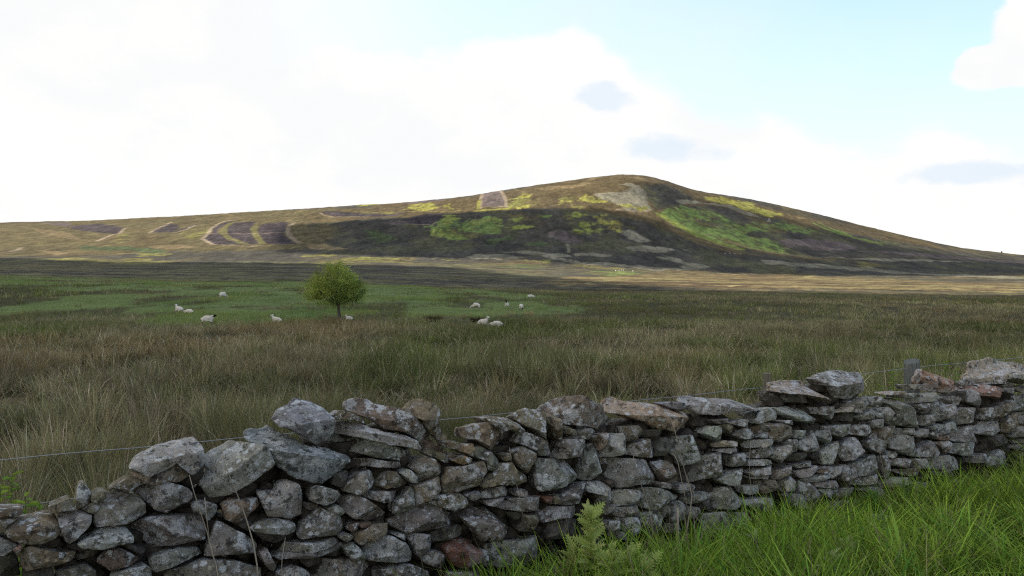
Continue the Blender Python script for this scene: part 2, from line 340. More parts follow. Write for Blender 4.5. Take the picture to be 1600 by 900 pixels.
# outlines of the face stones, centimetres along the wall and up; after the bar the arris between top and face
STONES = """
b -380,90 -377,87 -367,83 -361,82 -354,84 -350,87 -351,94 -354,100 -361,100 -374,99 -381,96 | -381,93 -350,93
l -351,94 -350,89 -348,82 -345,78 -342,80 -338,84 -332,91 -332,96 -338,100 -352,100 | -351,92 -332,95
g -331,91 -329,87 -322,87 -311,86 -305,87 -298,92 -298,98 -303,104 -311,109 -322,109 -326,105 -330,96
g -305,107 -298,100 -292,93 -285,90 -277,93 -268,97 -266,100 -271,106 -282,111 -287,114 -299,111 -307,111
l -338,76 -326,73 -318,74 -307,75 -307,79 -310,84 -318,87 -327,86 -333,82 -340,79 | -339,79 -307,77
g -307,77 -299,71 -293,65 -277,66 -259,66 -257,73 -259,85 -277,87 -293,88 -301,88 -307,82
b -373,75 -373,68 -370,64 -361,65 -352,65 -344,67 -341,73 -351,74 -361,78 -367,81 -372,80
d -339,65 -330,65 -328,68 -330,71 -338,71 -344,67
r -320,56 -309,57 -302,60 -308,66 -316,70 -322,70 -329,63
d -308,66 -302,61 -297,63 -299,65 -311,71 -316,70
g -295,54 -293,49 -283,51 -272,54 -260,56 -264,62 -277,63 -293,61 -296,58
g -286,37 -218,24 -219,38 -237,47 -259,52 -272,50 -286,46
g -353,54 -329,49 -329,56 -335,62 -344,62 -353,60
g -320,47 -294,43 -295,53 -298,56 -313,55 -320,53
g -388,90 -388,78 -384,77 -381,77 -377,80 -375,83 -380,87 -384,89
d -388,76 -388,61 -373,58 -374,69 -377,75 -384,75
b -388,109 -388,103 -380,102 -374,101 -372,104 -372,106 -384,108
b -388,91 -381,92 -381,96 -374,100 -380,102 -388,102
r -375,78 -372,80 -372,84 -377,81
b -357,101 -352,101 -342,101 -342,104 -345,109 -357,105
b -341,101 -338,101 -333,105 -332,110 -336,119 -339,119 -341,113
b -316,110 -308,109 -303,112 -301,114 -303,117 -310,118 -315,115 -322,111
b -332,106 -329,104 -323,106 -323,111 -328,112 -332,109
b -334,98 -330,96 -326,102 -326,105 -333,104 -337,100
d -361,79 -356,76 -348,75 -351,82 -362,82
d -338,71 -327,70 -329,73 -339,77 -347,75
d -372,57 -353,54 -356,64 -372,64
l -309,126 -302,122 -297,118 -285,122 -278,126 -268,116 -265,117 -259,123 -260,137 -264,143 -269,142 -288,139 -303,133 -309,129 | -309,126 -263,133
b -302,114 -291,111 -285,113 -277,111 -268,115 -278,125 -297,117 -307,122
l -256,119 -262,109 -259,104 -254,97 -243,98 -225,106 -211,115 -209,118 -218,133 -237,138 -256,129 -258,125 | -260,104 -218,132
u -205,145 -200,144 -194,140 -185,133 -176,128 -167,132 -164,137 -166,151 -167,157 -175,164 -187,167 -194,162 -203,159 -208,152 | -205,145 -165,148
u -226,136 -218,133 -211,119 -207,114 -201,110 -194,104 -181,99 -172,97 -165,101 -156,106 -148,112 -147,116 -169,125 -183,128 -191,135 -200,141 -208,147 -214,145 -225,145 -227,140 | -209,127 -147,112
l -218,85 -214,77 -196,72 -185,73 -186,88 -190,97 -200,104 -207,101 -210,96 -223,97
g -181,85 -169,80 -158,83 -155,86 -161,91 -175,96 -181,95
r -245,79 -237,74 -229,75 -228,80 -220,86 -222,92 -232,92 -242,94 -248,91
g -156,73 -148,66 -132,61 -118,62 -116,65 -127,72 -139,81 -147,85 -157,83
g -189,56 -174,56 -161,55 -153,57 -153,62 -159,70 -168,75 -172,79 -176,76 -188,67 -192,59
g -166,74 -157,70 -154,73 -160,79 -168,77
g -224,68 -214,65 -200,62 -193,64 -194,70 -207,75 -218,75 -226,71 | -226,71 -193,68
d -218,59 -209,55 -201,56 -200,62 -214,64 -224,66
g -259,59 -259,54 -251,54 -234,52 -221,50 -219,53 -220,57 -230,65 -241,73 -251,80 -252,77 -255,67
l -197,47 -185,45 -169,46 -156,47 -157,50 -163,53 -176,51 -191,54 -199,55 -202,48
g -204,43 -185,41 -169,41 -156,43 -155,47 -168,45 -185,45 -202,48 -209,47
g -218,45 -213,37 -209,35 -208,38 -212,46 -214,53 -219,51
l -208,26 -181,21 -181,27 -185,31 -194,36 -205,34
g -179,21 -128,11 -127,19 -128,23 -138,30 -159,34 -173,36 -178,28
l -136,35 -132,29 -110,24 -95,22 -95,29 -103,39 -115,47 -126,48 -132,46 -136,40
b -144,48 -140,44 -129,46 -118,51 -119,59 -132,59 -136,56 -146,54
r -151,57 -147,54 -144,57 -143,62 -152,61
r -141,57 -135,57 -133,61 -143,61
g -148,33 -135,32 -141,40 -146,47 -155,44
g -156,50 -152,48 -147,51 -152,55 -158,54
d -170,37 -155,34 -155,41 -176,39
g -132,79 -123,75 -111,75 -106,82 -130,85 -140,84
g -268,88 -259,84 -256,79 -251,85 -251,91 -259,95 -264,95 -268,94
g -127,11 -78,1 -81,12 -97,21 -110,21 -127,21
d -189,36 -185,31 -175,33 -174,38 -190,39
d -186,77 -182,75 -176,76 -176,79 -187,82
d -237,72 -229,66 -226,70 -229,75 -233,75
r -151,154 -140,147 -132,143 -121,135 -106,131 -92,124 -77,113 -66,107 -58,105 -57,109 -66,115 -76,123 -81,131 -92,140 -106,149 -116,154 -125,156 -130,160 -140,163 -148,162 -152,159
b -99,147 -87,137 -78,126 -68,120 -57,119 -57,123 -66,128 -71,135 -74,145 -80,153 -90,158 -95,156 -99,151 -111,152
b -162,147 -145,144 -136,141 -138,145 -151,151 -157,154 -162,150
l -163,137 -151,134 -138,129 -116,122 -99,118 -89,115 -93,124 -105,130 -119,133 -132,138 -144,144 -158,146 -166,145 | -165,142 -91,122
g -166,131 -161,124 -146,118 -126,111 -110,108 -99,104 -93,104 -90,109 -91,114 -116,121 -138,128 -151,133 -163,137 -165,135
b -87,113 -80,108 -68,101 -57,99 -53,102 -66,107 -78,113 -88,119
g -141,107 -126,104 -110,101 -103,102 -106,106 -121,108 -132,112 -143,113
b -97,100 -93,94 -88,87 -76,90 -65,94 -66,99 -85,109 -91,107
l -98,89 -91,88 -93,94 -99,100 -106,98
g -151,96 -155,89 -141,84 -132,90 -126,94 -131,103 -143,102
b -128,89 -121,86 -106,85 -98,87 -112,98 -118,100 -127,93
d -164,94 -156,90 -153,97 -153,104 -163,102
b -91,68 -81,72 -71,75 -69,81 -70,91 -93,85
g -113,65 -108,62 -94,67 -94,81 -98,85 -103,79 -112,74
b -68,86 -66,76 -54,73 -45,76 -32,78 -31,86 -26,90 -27,99 -39,98 -51,97 -63,98
b -51,121 -38,118 -24,109 -13,102 -4,111 -1,118 -22,131 -29,132 -51,129
g -35,102 -27,98 -26,90 -17,88 -11,95 -12,97 -30,112 -38,111
b -61,113 -54,111 -51,116 -57,119 -63,118
o -53,111 -46,107 -38,103 -39,115 -51,115
o -51,99 -39,99 -41,103 -49,106 -57,103
b -67,63 -57,59 -46,61 -42,64 -44,69 -53,74 -73,75 -78,69
p -112,52 -101,45 -87,45 -68,44 -53,45 -52,49 -55,55 -63,61 -73,66 -84,69 -90,69 -100,65 -110,60 -116,58
d -76,33 -63,32 -51,35 -49,40 -53,44 -68,44 -80,38
p -46,44 -32,28 -18,26 -5,26 5,29 4,35 -5,45 -16,51 -26,60 -32,67 -35,64 -44,57 -53,52 | -51,49 3,35
b 18,33 26,30 30,40 30,44 12,46
g -7,52 11,48 31,45 33,46 13,52 1,58 -8,62 -14,56
g 9,53 24,48 37,47 36,53 33,60 8,62 0,62
p -24,59 -18,57 -9,62 -8,64 -27,63
g -29,65 -13,65 1,64 0,74 -18,74 -31,70
b -26,75 -13,76 7,73 19,75 20,79 5,87 0,95 -11,95 -16,88 -26,84 -30,77
R -63,19 -57,12 -44,7 -32,11 -31,20 -40,32 -46,34 -61,31 -66,28 | -66,28 -31,19
p -85,18 -70,9 -63,10 -65,17 -71,26 -81,27 -87,23
p -94,32 -90,24 -84,27 -81,32 -81,42 -87,44 -100,45
g -106,42 -101,39 -103,46 -114,48
g -31,7 -26,4 -24,17 -27,20 -34,17
g -20,2 13,-4 29,4 27,23 11,21 -13,25 -24,22
p -63,-2 -29,-8 -32,3 -44,4 -61,6
g 34,34 47,35 55,36 77,32 82,38 77,44 41,48 32,43
d 37,17 76,13 74,30 55,35 37,32
g -43,67 -40,65 -30,67 -32,72 -46,71
R 36,53 44,50 43,58 33,59
b 45,50 53,49 51,58 44,57
d 7,29 26,24 27,29 18,32 11,38 5,33
d 3,40 11,42 12,46 -5,48
b -21,132 -11,124 -3,125 12,120 15,123 0,135 -9,137 -24,137 | -24,135 15,122
b 15,125 18,124 31,116 43,104 51,103 50,106 43,121 38,132 30,139 15,142 0,136
b 43,122 50,112 55,109 64,113 61,119 48,130 38,137 30,137
b 53,128 61,122 82,119 95,115 109,115 128,115 135,118 130,123 109,129 100,137 79,145 76,149 67,150 50,144 38,137 | 51,127 77,148
g 15,107 26,101 33,96 47,95 44,100 34,110 20,118 12,121 5,111
g 85,107 91,111 89,117 82,118 64,110
g 55,92 67,92 83,91 84,101 83,107 58,110 54,103 58,101 47,93
b 3,96 8,90 19,82 20,88 27,94 24,100 15,108 0,105 1,100
g 27,81 26,67 31,64 53,65 73,70 71,83 66,90 30,95 29,93
g 74,71 80,68 92,67 98,73 97,89 95,102 85,102 80,87 77,75
l 115,87 129,88 130,98 128,108 114,110 106,99 103,88
b 133,87 144,83 164,80 164,90 160,100 139,97 131,91
d 164,79 189,76 186,97 165,97
T 112,129 126,126 131,123 151,116 164,108 181,105 198,101 223,96 237,99 244,107 241,113 223,120 198,126 181,131 160,136 141,138 125,145 115,143 110,132 | 125,126 243,112
g 106,74 117,62 119,56 147,55 171,52 171,61 160,79 136,83 105,87 101,82
b 172,61 181,52 198,49 201,60 184,75 167,75
g 54,48 67,47 80,47 83,55 82,67 71,65 53,56
l 83,56 98,51 103,40 115,40 111,50 113,57 103,64 83,66
l 122,38 138,39 150,44 147,50 128,54 114,52
g 146,37 164,28 184,34 204,36 181,47 164,51 151,51
g 176,49 189,46 186,52 174,55
b -7,96 0,97 -3,103 -11,102
b 92,104 101,103 103,108 89,109
b 98,95 105,101 109,111 98,111
b 131,100 139,100 149,105 147,114 130,114
d 156,100 179,102 177,106 151,108
b 63,114 68,112 73,115 61,120
u 194,126 214,123 212,130 191,134 181,133
l 7,62 13,60 19,63 13,68 5,67
d 112,55 117,62 103,64
g 119,30 125,27 155,29 154,34 120,37
g 101,36 106,31 119,33 117,40 101,39
l 112,14 126,13 122,24 109,25
g 128,14 138,6 149,6 144,24 125,27
g 151,16 156,4 172,0 174,17 174,28 146,25
g 176,22 179,18 186,22 187,30 176,31
g 186,19 191,12 208,11 208,27 200,33 187,33
g 210,28 217,25 239,29 239,35 232,36 208,33
d 228,17 246,13 250,17 239,27 223,26
l 246,21 254,14 275,11 288,15 292,20 278,37 241,37
l 232,1 233,-16 282,-26 284,-13 280,8 261,12 232,14
l 286,-13 308,-22 310,-14 302,-10 296,6 282,8
l 115,6 133,1 130,10 112,14
l 181,1 208,-1 208,8 181,11 172,7
g 210,15 215,10 228,13 226,21 215,24 208,20
g 207,37 219,38 223,45 208,50 191,47
g 174,51 187,46 189,48 172,54
g 193,81 203,67 210,67 235,75 240,84 232,93 215,98 189,98
l 221,127 232,118 246,116 271,118 298,116 318,115 310,123 288,131 271,131 241,137 223,139 219,134 | 223,129 318,115
g 214,54 223,46 232,49 250,49 271,55 275,61 271,70 252,76 232,74 212,67
l 276,58 290,57 298,63 294,71 273,71
l 269,40 290,37 298,40 292,55 276,54 257,48
l 308,76 322,75 344,76 344,82 316,84 306,83
g 304,64 314,62 330,63 348,68 346,74 322,73 306,70
l 334,63 355,55 365,51 367,69 359,74 344,72
l 302,56 318,55 340,54 338,58 322,61 302,61
l 308,45 330,44 350,44 344,53 322,52 304,49
l 308,40 336,37 339,41 330,43 302,44
b 314,86 330,83 351,78 373,82 372,94 363,97 322,102 314,96 | 318,99 372,93
g 314,101 330,104 354,101 351,110 336,118 316,113 310,103
l 355,108 370,99 385,98 396,94 407,102 405,111 376,117 351,117 | 355,107 405,97
g 409,106 425,101 439,95 450,103 443,110 407,113
T 351,131 380,128 407,121 427,114 429,120 420,132 407,145 367,147 351,146 340,135 | 340,133 427,118
g 411,139 425,132 434,121 472,115 491,117 521,123 523,138 511,148 476,152 457,154 429,151 405,145 | 418,134 523,138
d 351,121 378,117 413,114 416,117 372,128 344,132
l 376,80 385,78 396,86 374,89
g 385,65 393,61 413,60 423,67 420,76 402,83 383,74
l 425,68 439,65 441,71 427,83 407,84
l 420,43 443,40 454,45 450,68 436,65 419,58
l 455,53 462,43 486,43 509,50 503,66 474,71 455,63
g 436,80 457,72 479,78 474,86 434,88
g 363,71 370,63 380,64 378,78 361,79
d 370,52 385,51 393,58 389,61 370,60
d 400,50 416,47 413,57 396,58
l 383,44 407,45 405,49 378,48
l 387,32 405,33 418,36 409,44 383,40
l 402,25 432,27 434,34 396,30
r 420,34 435,34 434,41 418,36
l 434,26 441,24 455,30 457,37 434,38
g 460,20 472,17 487,21 481,33 469,39 457,30
l 418,19 439,14 462,15 457,22 416,24
b 340,38 348,36 363,39 380,45 370,49 348,47
l 357,20 378,20 372,38 357,33
b 318,23 353,21 348,35 316,37
g 385,9 407,-3 425,5 396,25 383,28
l 427,6 436,4 439,14 423,14
g 441,3 486,-2 484,9 441,11
g 488,21 513,21 533,22 523,45 511,44 479,38
l 290,28 298,24 315,23 314,33 290,35
l 252,89 259,91 261,102 246,105 237,98
b 271,94 278,98 269,105 257,104
l 282,102 306,99 308,105 286,109 271,107
g 290,86 314,85 302,96 292,99 276,92
g 328,84 330,86 322,90 314,87
T 254,81 282,80 298,77 298,81 261,88 254,85
g 267,74 282,74 282,80 256,78
g 256,107 271,108 271,111 250,111
d 462,88 488,86 486,99 455,101 441,93
T 469,101 486,102 479,109 450,102
g 488,100 503,100 508,109 501,116 472,114
g 359,98 370,95 367,101 357,101
R2 616,120 639,115 668,109 703,110 722,114 703,120 673,125 650,132 633,141 622,147 616,142 611,132
T 722,131 719,122 750,119 799,121 832,114 853,109 903,113 903,134 874,142 812,148 792,155 779,152 737,150 736,135 | 722,127 903,124
b 703,117 766,115 832,107 846,109 805,119 759,120 719,125 697,123
R2 740,109 759,100 795,93 832,90 832,95 799,107 759,118 725,115
g 809,102 839,93 850,99 832,107 795,109
l 719,96 734,90 756,87 759,95 744,107 731,112 719,105
d 688,100 709,92 722,98 719,109 688,105
g 476,102 491,98 507,106 507,113 493,117 472,110
g 516,105 528,102 533,110 526,117 511,115
g 493,90 518,89 518,94 516,103 486,95
l 523,90 536,89 533,99 518,98
l 536,91 544,81 554,81 558,92 549,101 531,101
l 518,78 539,78 539,88 516,88
g 589,73 616,69 619,89 611,99 562,114 541,111 551,104 559,97 554,80 | 544,109 619,89
g 633,69 644,73 639,84 625,85 620,72
g 642,85 644,73 673,74 671,90 653,103 636,101
l 673,76 691,74 696,84 685,95 668,93
g 697,74 700,65 747,68 748,85 709,88 697,82
l 656,59 665,54 702,61 694,74 656,67
l 734,50 766,43 805,39 820,45 805,57 766,65 725,63
g 763,67 789,63 789,82 763,83
b 795,67 819,67 839,78 836,90 789,80
b 825,43 846,48 843,71 822,61
g 843,73 903,70 903,90 874,94 853,94 839,84
g 853,53 903,51 903,66 874,70 846,69
l 484,72 511,67 519,72 506,82 488,84 478,77
b 536,61 551,64 569,72 562,77 523,78 518,67
l 573,65 605,59 602,69 570,73
l 608,57 629,55 630,65 616,68 605,64
g 644,51 656,52 642,62 633,61
l 586,36 605,32 609,42 600,58 573,64 562,61 561,47
g 511,52 528,44 558,50 558,55 516,65 508,62
g 611,32 630,30 665,29 668,34 642,51 630,48 609,40
r 662,36 673,28 688,37 673,47 653,47
g 685,48 703,41 753,36 759,40 737,46 728,59 713,62 679,53
g 713,21 747,22 750,31 734,38 694,40 685,30
d 766,24 809,23 839,32 839,40 776,40 753,32
g 772,0 832,-9 832,2 812,21 766,11
g 853,13 903,7 903,17 867,22 825,23
g 853,24 903,21 903,30 846,30
l 557,30 575,23 605,23 594,30 554,36
g 616,16 673,6 719,6 731,12 703,18 673,27 611,29
g 551,37 567,37 554,46 544,44
g 539,14 551,10 554,15 541,42 533,41
l 578,111 608,109 605,115 573,117
l 616,102 644,103 662,107 639,114 613,112
T 551,117 573,114 589,119 546,120
g 685,92 709,92 688,105 673,103
g 639,64 656,62 653,71 630,68
r 662,48 679,46 676,54 656,52
g 737,9 769,7 766,20 737,20
g 600,120 616,119 616,125 597,127
g 867,98 903,96 903,107 853,107
g 622,87 639,87 636,101 608,99
d 809,57 822,54 819,65 795,64
g 846,35 903,32 903,47 853,50
l 559,27 583,21 606,20 605,28 570,35 549,35
b 583,11 600,8 630,11 608,17 583,20 559,22
l 546,0 605,-1 602,7 562,11 540,9
l 486,12 501,10 536,13 531,21 488,20
l 611,17 625,15 625,28 608,30
g 501,1 521,5 513,8 491,5
l 501,-7 526,-15 541,-11 539,-1 523,4 503,-1
g 581,-14 605,-19 608,-11 597,-2 578,-9
g 611,-9 633,-11 630,-2 608,-2
g 619,-23 639,-24 633,-13 613,-12
g 443,0 462,-1 486,1 481,8 448,10 441,8
l 425,8 436,2 439,11 432,15 420,15
g 385,16 402,4 420,-5 425,5 393,23 385,30
g 376,-3 393,-14 396,6 385,14 361,18
l 296,14 322,4 336,6 355,7 353,14 322,19 294,20
g 441,-11 462,-15 488,-13 476,-6 439,-3
g 340,-12 355,-11 357,-3 336,3
g 644,2 668,-2 697,-3 673,8 642,9
g 694,-18 716,-19 713,-10 691,-9
"""

def in_poly(px, py, poly):
    inside = np.zeros(px.shape, bool); n = len(poly)
    for i in range(n):
        x0, y0 = poly[i - 1]; x1, y1 = poly[i]
        if y0 == y1: continue
        c = ((y0 > py) != (y1 > py)) & (px < (x1 - x0) * (py - y0) / (y1 - y0) + x0)
        inside ^= c
    return inside
def poly_dist(px, py, poly):
    """signed distance to a polygon, positive inside"""
    d = np.full(px.shape, 1e9)
    for i in range(len(poly)):
        x0, y0 = poly[i - 1]; x1, y1 = poly[i]; ex, ey = x1 - x0, y1 - y0
        t = np.clip(((px - x0) * ex + (py - y0) * ey) / (ex * ex + ey * ey + 1e-9), 0, 1)
        d = np.minimum(d, np.hypot(px - x0 - t * ex, py - y0 - t * ey))
    return np.where(in_poly(px, py, poly), d, -d)

# ------------------------------------------------------------------ clouds overhead, whose shade lies on the moor
CLOUD_Z = 1400.0
cm, T, o = material("cloud_vapour")
at = T.n('ShaderNodeAttribute', attribute_name='Col')
nz = T.noise(T.n('ShaderNodeTexCoord').outputs['Object'], .012, 6, .6)
al = T.step(.10, .75, T.m('ADD', at.outputs['Fac'], T.m('MULTIPLY', T.m('SUBTRACT', nz, .5), .5)))
df = T.n('ShaderNodeBsdfDiffuse'); df.inputs[0].default_value = (.9, .9, .9, 1)
tl = T.n('ShaderNodeBsdfTranslucent'); tl.inputs[0].default_value = (.8, .8, .8, 1)
mx = T.n('ShaderNodeMixShader'); mx.inputs[0].default_value = .5
T.t.links.new(df.outputs[0], mx.inputs[1]); T.t.links.new(tl.outputs[0], mx.inputs[2])
tr = T.n('ShaderNodeBsdfTransparent'); mx2 = T.n('ShaderNodeMixShader'); T.put(mx2.inputs[0], al)
T.t.links.new(tr.outputs[0], mx2.inputs[1]); T.t.links.new(mx.outputs[0], mx2.inputs[2]); T.t.links.new(mx2.outputs[0], o.inputs[0])
def cloud(ground_poly, soft, res, label, seed, thick=1.0, broken=1.1):
    P = []
    for x, y in ground_poly:
        z = float(land(np.array([x]), np.array([max(y, 5.)]))[0]); k = (CLOUD_Z - z) / SUN.z
        P.append((x + SUN.x * k, y + SUN.y * k))
    P = np.array(P); lo = P.min(0) - 2 * soft; hi = P.max(0) + 2 * soft
    nx, ny = int((hi[0] - lo[0]) / res) + 2, int((hi[1] - lo[1]) / res) + 2
    X, Y = np.meshgrid(np.linspace(lo[0], hi[0], nx), np.linspace(lo[1], hi[1], ny))
    sd = poly_dist(X, Y, P) + soft * broken * fbm(X / (soft * 3), Y / (soft * 3), seed, 4)
    d = smoothstep(-soft, soft, sd) * thick; lump = 40 * np.sqrt(d) * (1 + .8 * fbm(X / 90, Y / 90, seed + 3, 4))
    top = np.stack([X, Y, CLOUD_Z + 12 * d + 1.6 * lump], -1).reshape(-1, 3); bot = np.stack([X, Y, CLOUD_Z - .4 * lump - .5], -1).reshape(-1, 3)
    idx = np.arange(nx * ny).reshape(ny, nx); q = np.stack([idx[:-1, :-1], idx[:-1, 1:], idx[1:, 1:], idx[1:, :-1]], -1).reshape(-1, 4)
    q = q[(d.ravel()[q] > .001).any(1)]
    c = np.concatenate([d.ravel(), d.ravel()])[:, None].repeat(3, 1)
    me = np_mesh("cloud", np.concatenate([top, bot]), np.concatenate([q, q[:, ::-1] + nx * ny]), c)
    tag(mesh_ob("cloud", me, cm), label, "cloud", None, "stuff")
cloud([(-900, -300), (1500, -300), (1300, 262), (330, 262), (21, 263), (10, 309), (-30, 470), (-108, 672), (-187, 726), (-347, 800), (-551, 830), (-783, 860), (-1100, 860)], 34, 15, "broad white cloud overhead shading the rushy field and wall", 3, 1.0, .9)
cloud([(-417, 1443), (-236, 1467), (-72, 1491), (0, 1465), (81, 1437), (144, 1377), (207, 1300), (248, 1245), (285, 1170), (330, 1105), (420, 1110), (974, 1443), (1100, 1300), (546, 809), (365, 880), (214, 880), (71, 878), (-32, 966), (-156, 967), (-300, 1025)], 26, 13, "long white cloud shading the dark band across the hill", 11, .72, 2.0)
cloud([(269, 1674), (358, 1783), (397, 1660), (480, 1572), (578, 1499), (682, 1414), (1043, 1526), (987, 1445), (404, 1116), (350, 1150), (300, 1250), (265, 1358), (250, 1444)], 26, 13, "thinner white cloud shading the right flank of the hill", 17, .50, 2.0)

# ------------------------------------------------------------------ ground materials
def ground_material(name, scale_a, scale_b, amt, bump_d, stretch=(1, 1, 1)):
    m, T, o = material(name)
    at = T.n('ShaderNodeAttribute', attribute_name='Col')
    pos = T.vm('MULTIPLY', T.n('ShaderNodeNewGeometry').outputs['Position'], stretch)
    a = T.noise(pos, scale_a, 5, .6); b = T.noise(pos, scale_b, 4, .65)
    e = T.noise(pos, scale_a * 5, 4, .7)
    f = T.m('ADD', T.m('ADD', T.m('MULTIPLY_ADD', T.m('SUBTRACT', a, .5), amt * 2.4, 1), T.m('MULTIPLY', T.m('SUBTRACT', b, .5), amt * 1.6)), T.m('MULTIPLY', T.m('SUBTRACT', e, .5), amt * 2.4))
    g = T.vm('MULTIPLY', at.outputs['Color'], T.n('ShaderNodeCombineXYZ').outputs[0])
    cb = T.t.nodes[-1] if False else g.node.inputs[1].links[0].from_node
    for i in range(3): T.put(cb.inputs[i], f)
    bs = T.n('ShaderNodeBsdfPrincipled'); T.put(bs.inputs['Base Color'], g); bs.inputs['Roughness'].default_value = 1; bs.inputs['Specular IOR Level'].default_value = .05
    bp = T.n('ShaderNodeBump'); bp.inputs['Strength'].default_value = .9; bp.inputs['Distance'].default_value = bump_d; T.put(bp.inputs['Height'], T.m('ADD', a, T.m('MULTIPLY', e, .4)))
    T.put(bs.inputs['Normal'], bp.outputs[0]); T.t.links.new(bs.outputs[0], o.inputs[0])
    return m
MAT_HILL = ground_material("hill_vegetation", .075, .018, .40, 2.5, (1, .30, 1)); MAT_MOOR = ground_material("moor_heather", .10, .025, .42, 1.2, (1, .8, 1))
MAT_FIELD = ground_material("field_soil", 2.2, .35, .45, .05)

PAL = dict(olive=(.100, .081, .039), heath=(.058, .053, .043), brown=(.088, .066, .034), burnt=(.050, .040, .042), pale=(.210, .165, .115),
           tan=(.150, .112, .060), yellow=(.215, .200, .046), yellowb=(.140, .128, .044), plum=(.098, .078, .072), greyg=(.165, .150, .108), olivel=(.125, .112, .045), dgreen=(.060, .075, .034), greenl=(.170, .195, .045),
           green=(.118, .165, .048), rust=(.125, .086, .046))
def polar_grid(t, y):
    Tt, Yy = np.meshgrid(t, y); return Tt * Yy, Yy
def grid_faces(ny, nx):
    i = np.arange(nx * ny).reshape(ny, nx); return np.stack([i[:-1, :-1], i[:-1, 1:], i[1:, 1:], i[1:, :-1]], -1).reshape(-1, 4)
def lerp(a, b, f): return a + (b - a) * f[..., None]
# moor and hill: colour of the heather, grass and burnt strips at each place
def hill_colour(X, Y):
    wx = 9 * fbm(X / 22, Y / 70, 31, 4) * 2; wy = 26 * fbm(X / 22, Y / 70, 41, 4) * 2
    far = smoothstep(500, 1200, Y)
    C = np.empty(X.shape + (3,)); C[:] = PAL['heath']
    n = fbm(X / 90, Y / 260, 51, 6)
    C = lerp(C, np.array(PAL['brown']), smoothstep(-.10, .16, n))
    C = lerp(C, np.array(PAL['olive']), .8 * smoothstep(.02, .2, fbm(X / 45, Y / 150, 61, 6)))
    # streaks of pale grass and dark heather on the flat moor
    flat = 1 - smoothstep(760, 900, Y)
    s = fbm(X / 60, Y / 15, 71, 5) * 1.25
    C = lerp(C, np.array(PAL['tan']), flat * .55 * smoothstep(.10, .22, s) * smoothstep(-.1, .1, X / np.maximum(Y, 1))); C = lerp(C, np.array(PAL['heath']) * .9, flat * .9 * smoothstep(-.02, .12, -s))
    for line in PATCHES.strip().split("\n"):
        k, w, b = line.split(" ", 2); P = np.array([tuple(map(float, q.split(","))) for q in b.split()]); w = float(w)
        ms = (X > P[:, 0].min() - 40) & (X < P[:, 0].max() + 40) & (Y > P[:, 1].min() - 60) & (Y < P[:, 1].max() + 60)
        if not ms.any(): continue
        x, y = X[ms], Y[ms]; up = np.where(y > 820, 3.0, 1.0)
        nn = fbm(x / 14, y / (14 * up), 81, 4); fine = fbm(x / 5, y / (5 * up), 83, 3)
        if w:                                                   # a track or the bare edge of a burnt strip
            dd = np.full(x.shape, 1e9)
            for (x0, y0), (x1, y1) in zip(P, P[1:]):
                ex_, ey_ = x1 - x0, y1 - y0; t = np.clip(((x - x0) * ex_ + (y - y0) * ey_) / (ex_ * ex_ + ey_ * ey_ + 1e-9), 0, 1)
                dd = np.minimum(dd, np.hypot(x - x0 - t * ex_, (y - y0 - t * ey_) / np.maximum(up * .6, 1)))
            f = (1 - smoothstep(w * .42, w * .80, dd + w * .5 * fine)) * .92
        else:
            wa = .12 if k in ('burnt', 'plum', 'tan') else .5
            pd = poly_dist(x + wa * wx[ms], y + wa * wy[ms], P)
            if k in ('olive', 'brown'): f = smoothstep(-16, 16, pd + 30 * nn) * .85
            elif k in ('heath', 'rust'): f = smoothstep(-5, 6, pd + 14 * nn) * .92
            elif k in ('burnt', 'plum', 'tan'): f = smoothstep(-2.5, 2.5, pd + 4 * fine)
            elif k == 'greyg': f = smoothstep(-3, 3, pd + 7 * nn + 5 * fine)
            else: f = smoothstep(-5, 5, pd + 30 * nn + 16 * fine)
        if k in ('yellow', 'yellowb', 'green', 'greenl') and not w: f = f * (.45 + .55 * smoothstep(-.16, .0, nn + .6 * fine))
        if k == 'rust':
            st = fbm(x / 50, y / 9, 91, 5) * 1.3; c = np.empty((ms.sum(), 3)); c[:] = PAL['rust']
            c = lerp(c, np.array((.205, .168, .075)), smoothstep(.02, .14, st)); c = lerp(c, np.array((.075, .052, .032)), smoothstep(.03, .16, -st))
        elif k == 'heath':  # heather; one patch also paints the long cloud's shadow band darker
            n3 = fbm(x / 34, y / (30 * up), 85, 5); c = lerp(np.broadcast_to(np.array(PAL[k]), x.shape + (3,)), np.array((.082, .080, .042)), .75 * smoothstep(.02, .15, n3)); c = lerp(c, np.array((.040, .037, .032)), .7 * smoothstep(.03, .15, -n3)) * (1 + .5 * fine[:, None])
        elif k == 'burnt': c = np.array(PAL[k]) * (1 + 1.1 * fine[:, None] + .5 * nn[:, None])
        elif k in ('green', 'greenl', 'yellow', 'yellowb'):
            n3 = fbm(x / 30, y / (24 * up), 85, 5); c = lerp(np.broadcast_to(np.array(PAL[k]), x.shape + (3,)), np.array(PAL['olive']) * .9, .85 * smoothstep(.03, .16, n3)); c = lerp(c, np.array((.165, .165, .05)), .6 * smoothstep(.05, .18, -n3)) * (1 + .8 * fine[:, None])
        else: c = np.array(PAL[k]) * (1 + .55 * nn[:, None] + .5 * fine[:, None])
        C[ms] = lerp(C[ms], c, f)
    # heather bank along the far side of the field, east
    b = smoothstep(-.02, .06, X / np.maximum(Y, 1)) * smoothstep(255, 262, Y) * (1 - smoothstep(272, 300, Y + 20 * fbm(X / 20, Y / 20, 95, 3)))
    C = lerp(C, np.array((.040, .030, .020)), b)
    C = lerp(C, np.array((.05, .062, .020)), (1 - smoothstep(-.30, -.12, X / np.maximum(Y, 1))) * (1 - smoothstep(262, 300, Y)))
    s2 = flat * smoothstep(-.06, .08, fbm(X / 55, Y / 11, 73, 5)) * (1 - .6 * smoothstep(-.05, .1, X / np.maximum(Y, 1)))
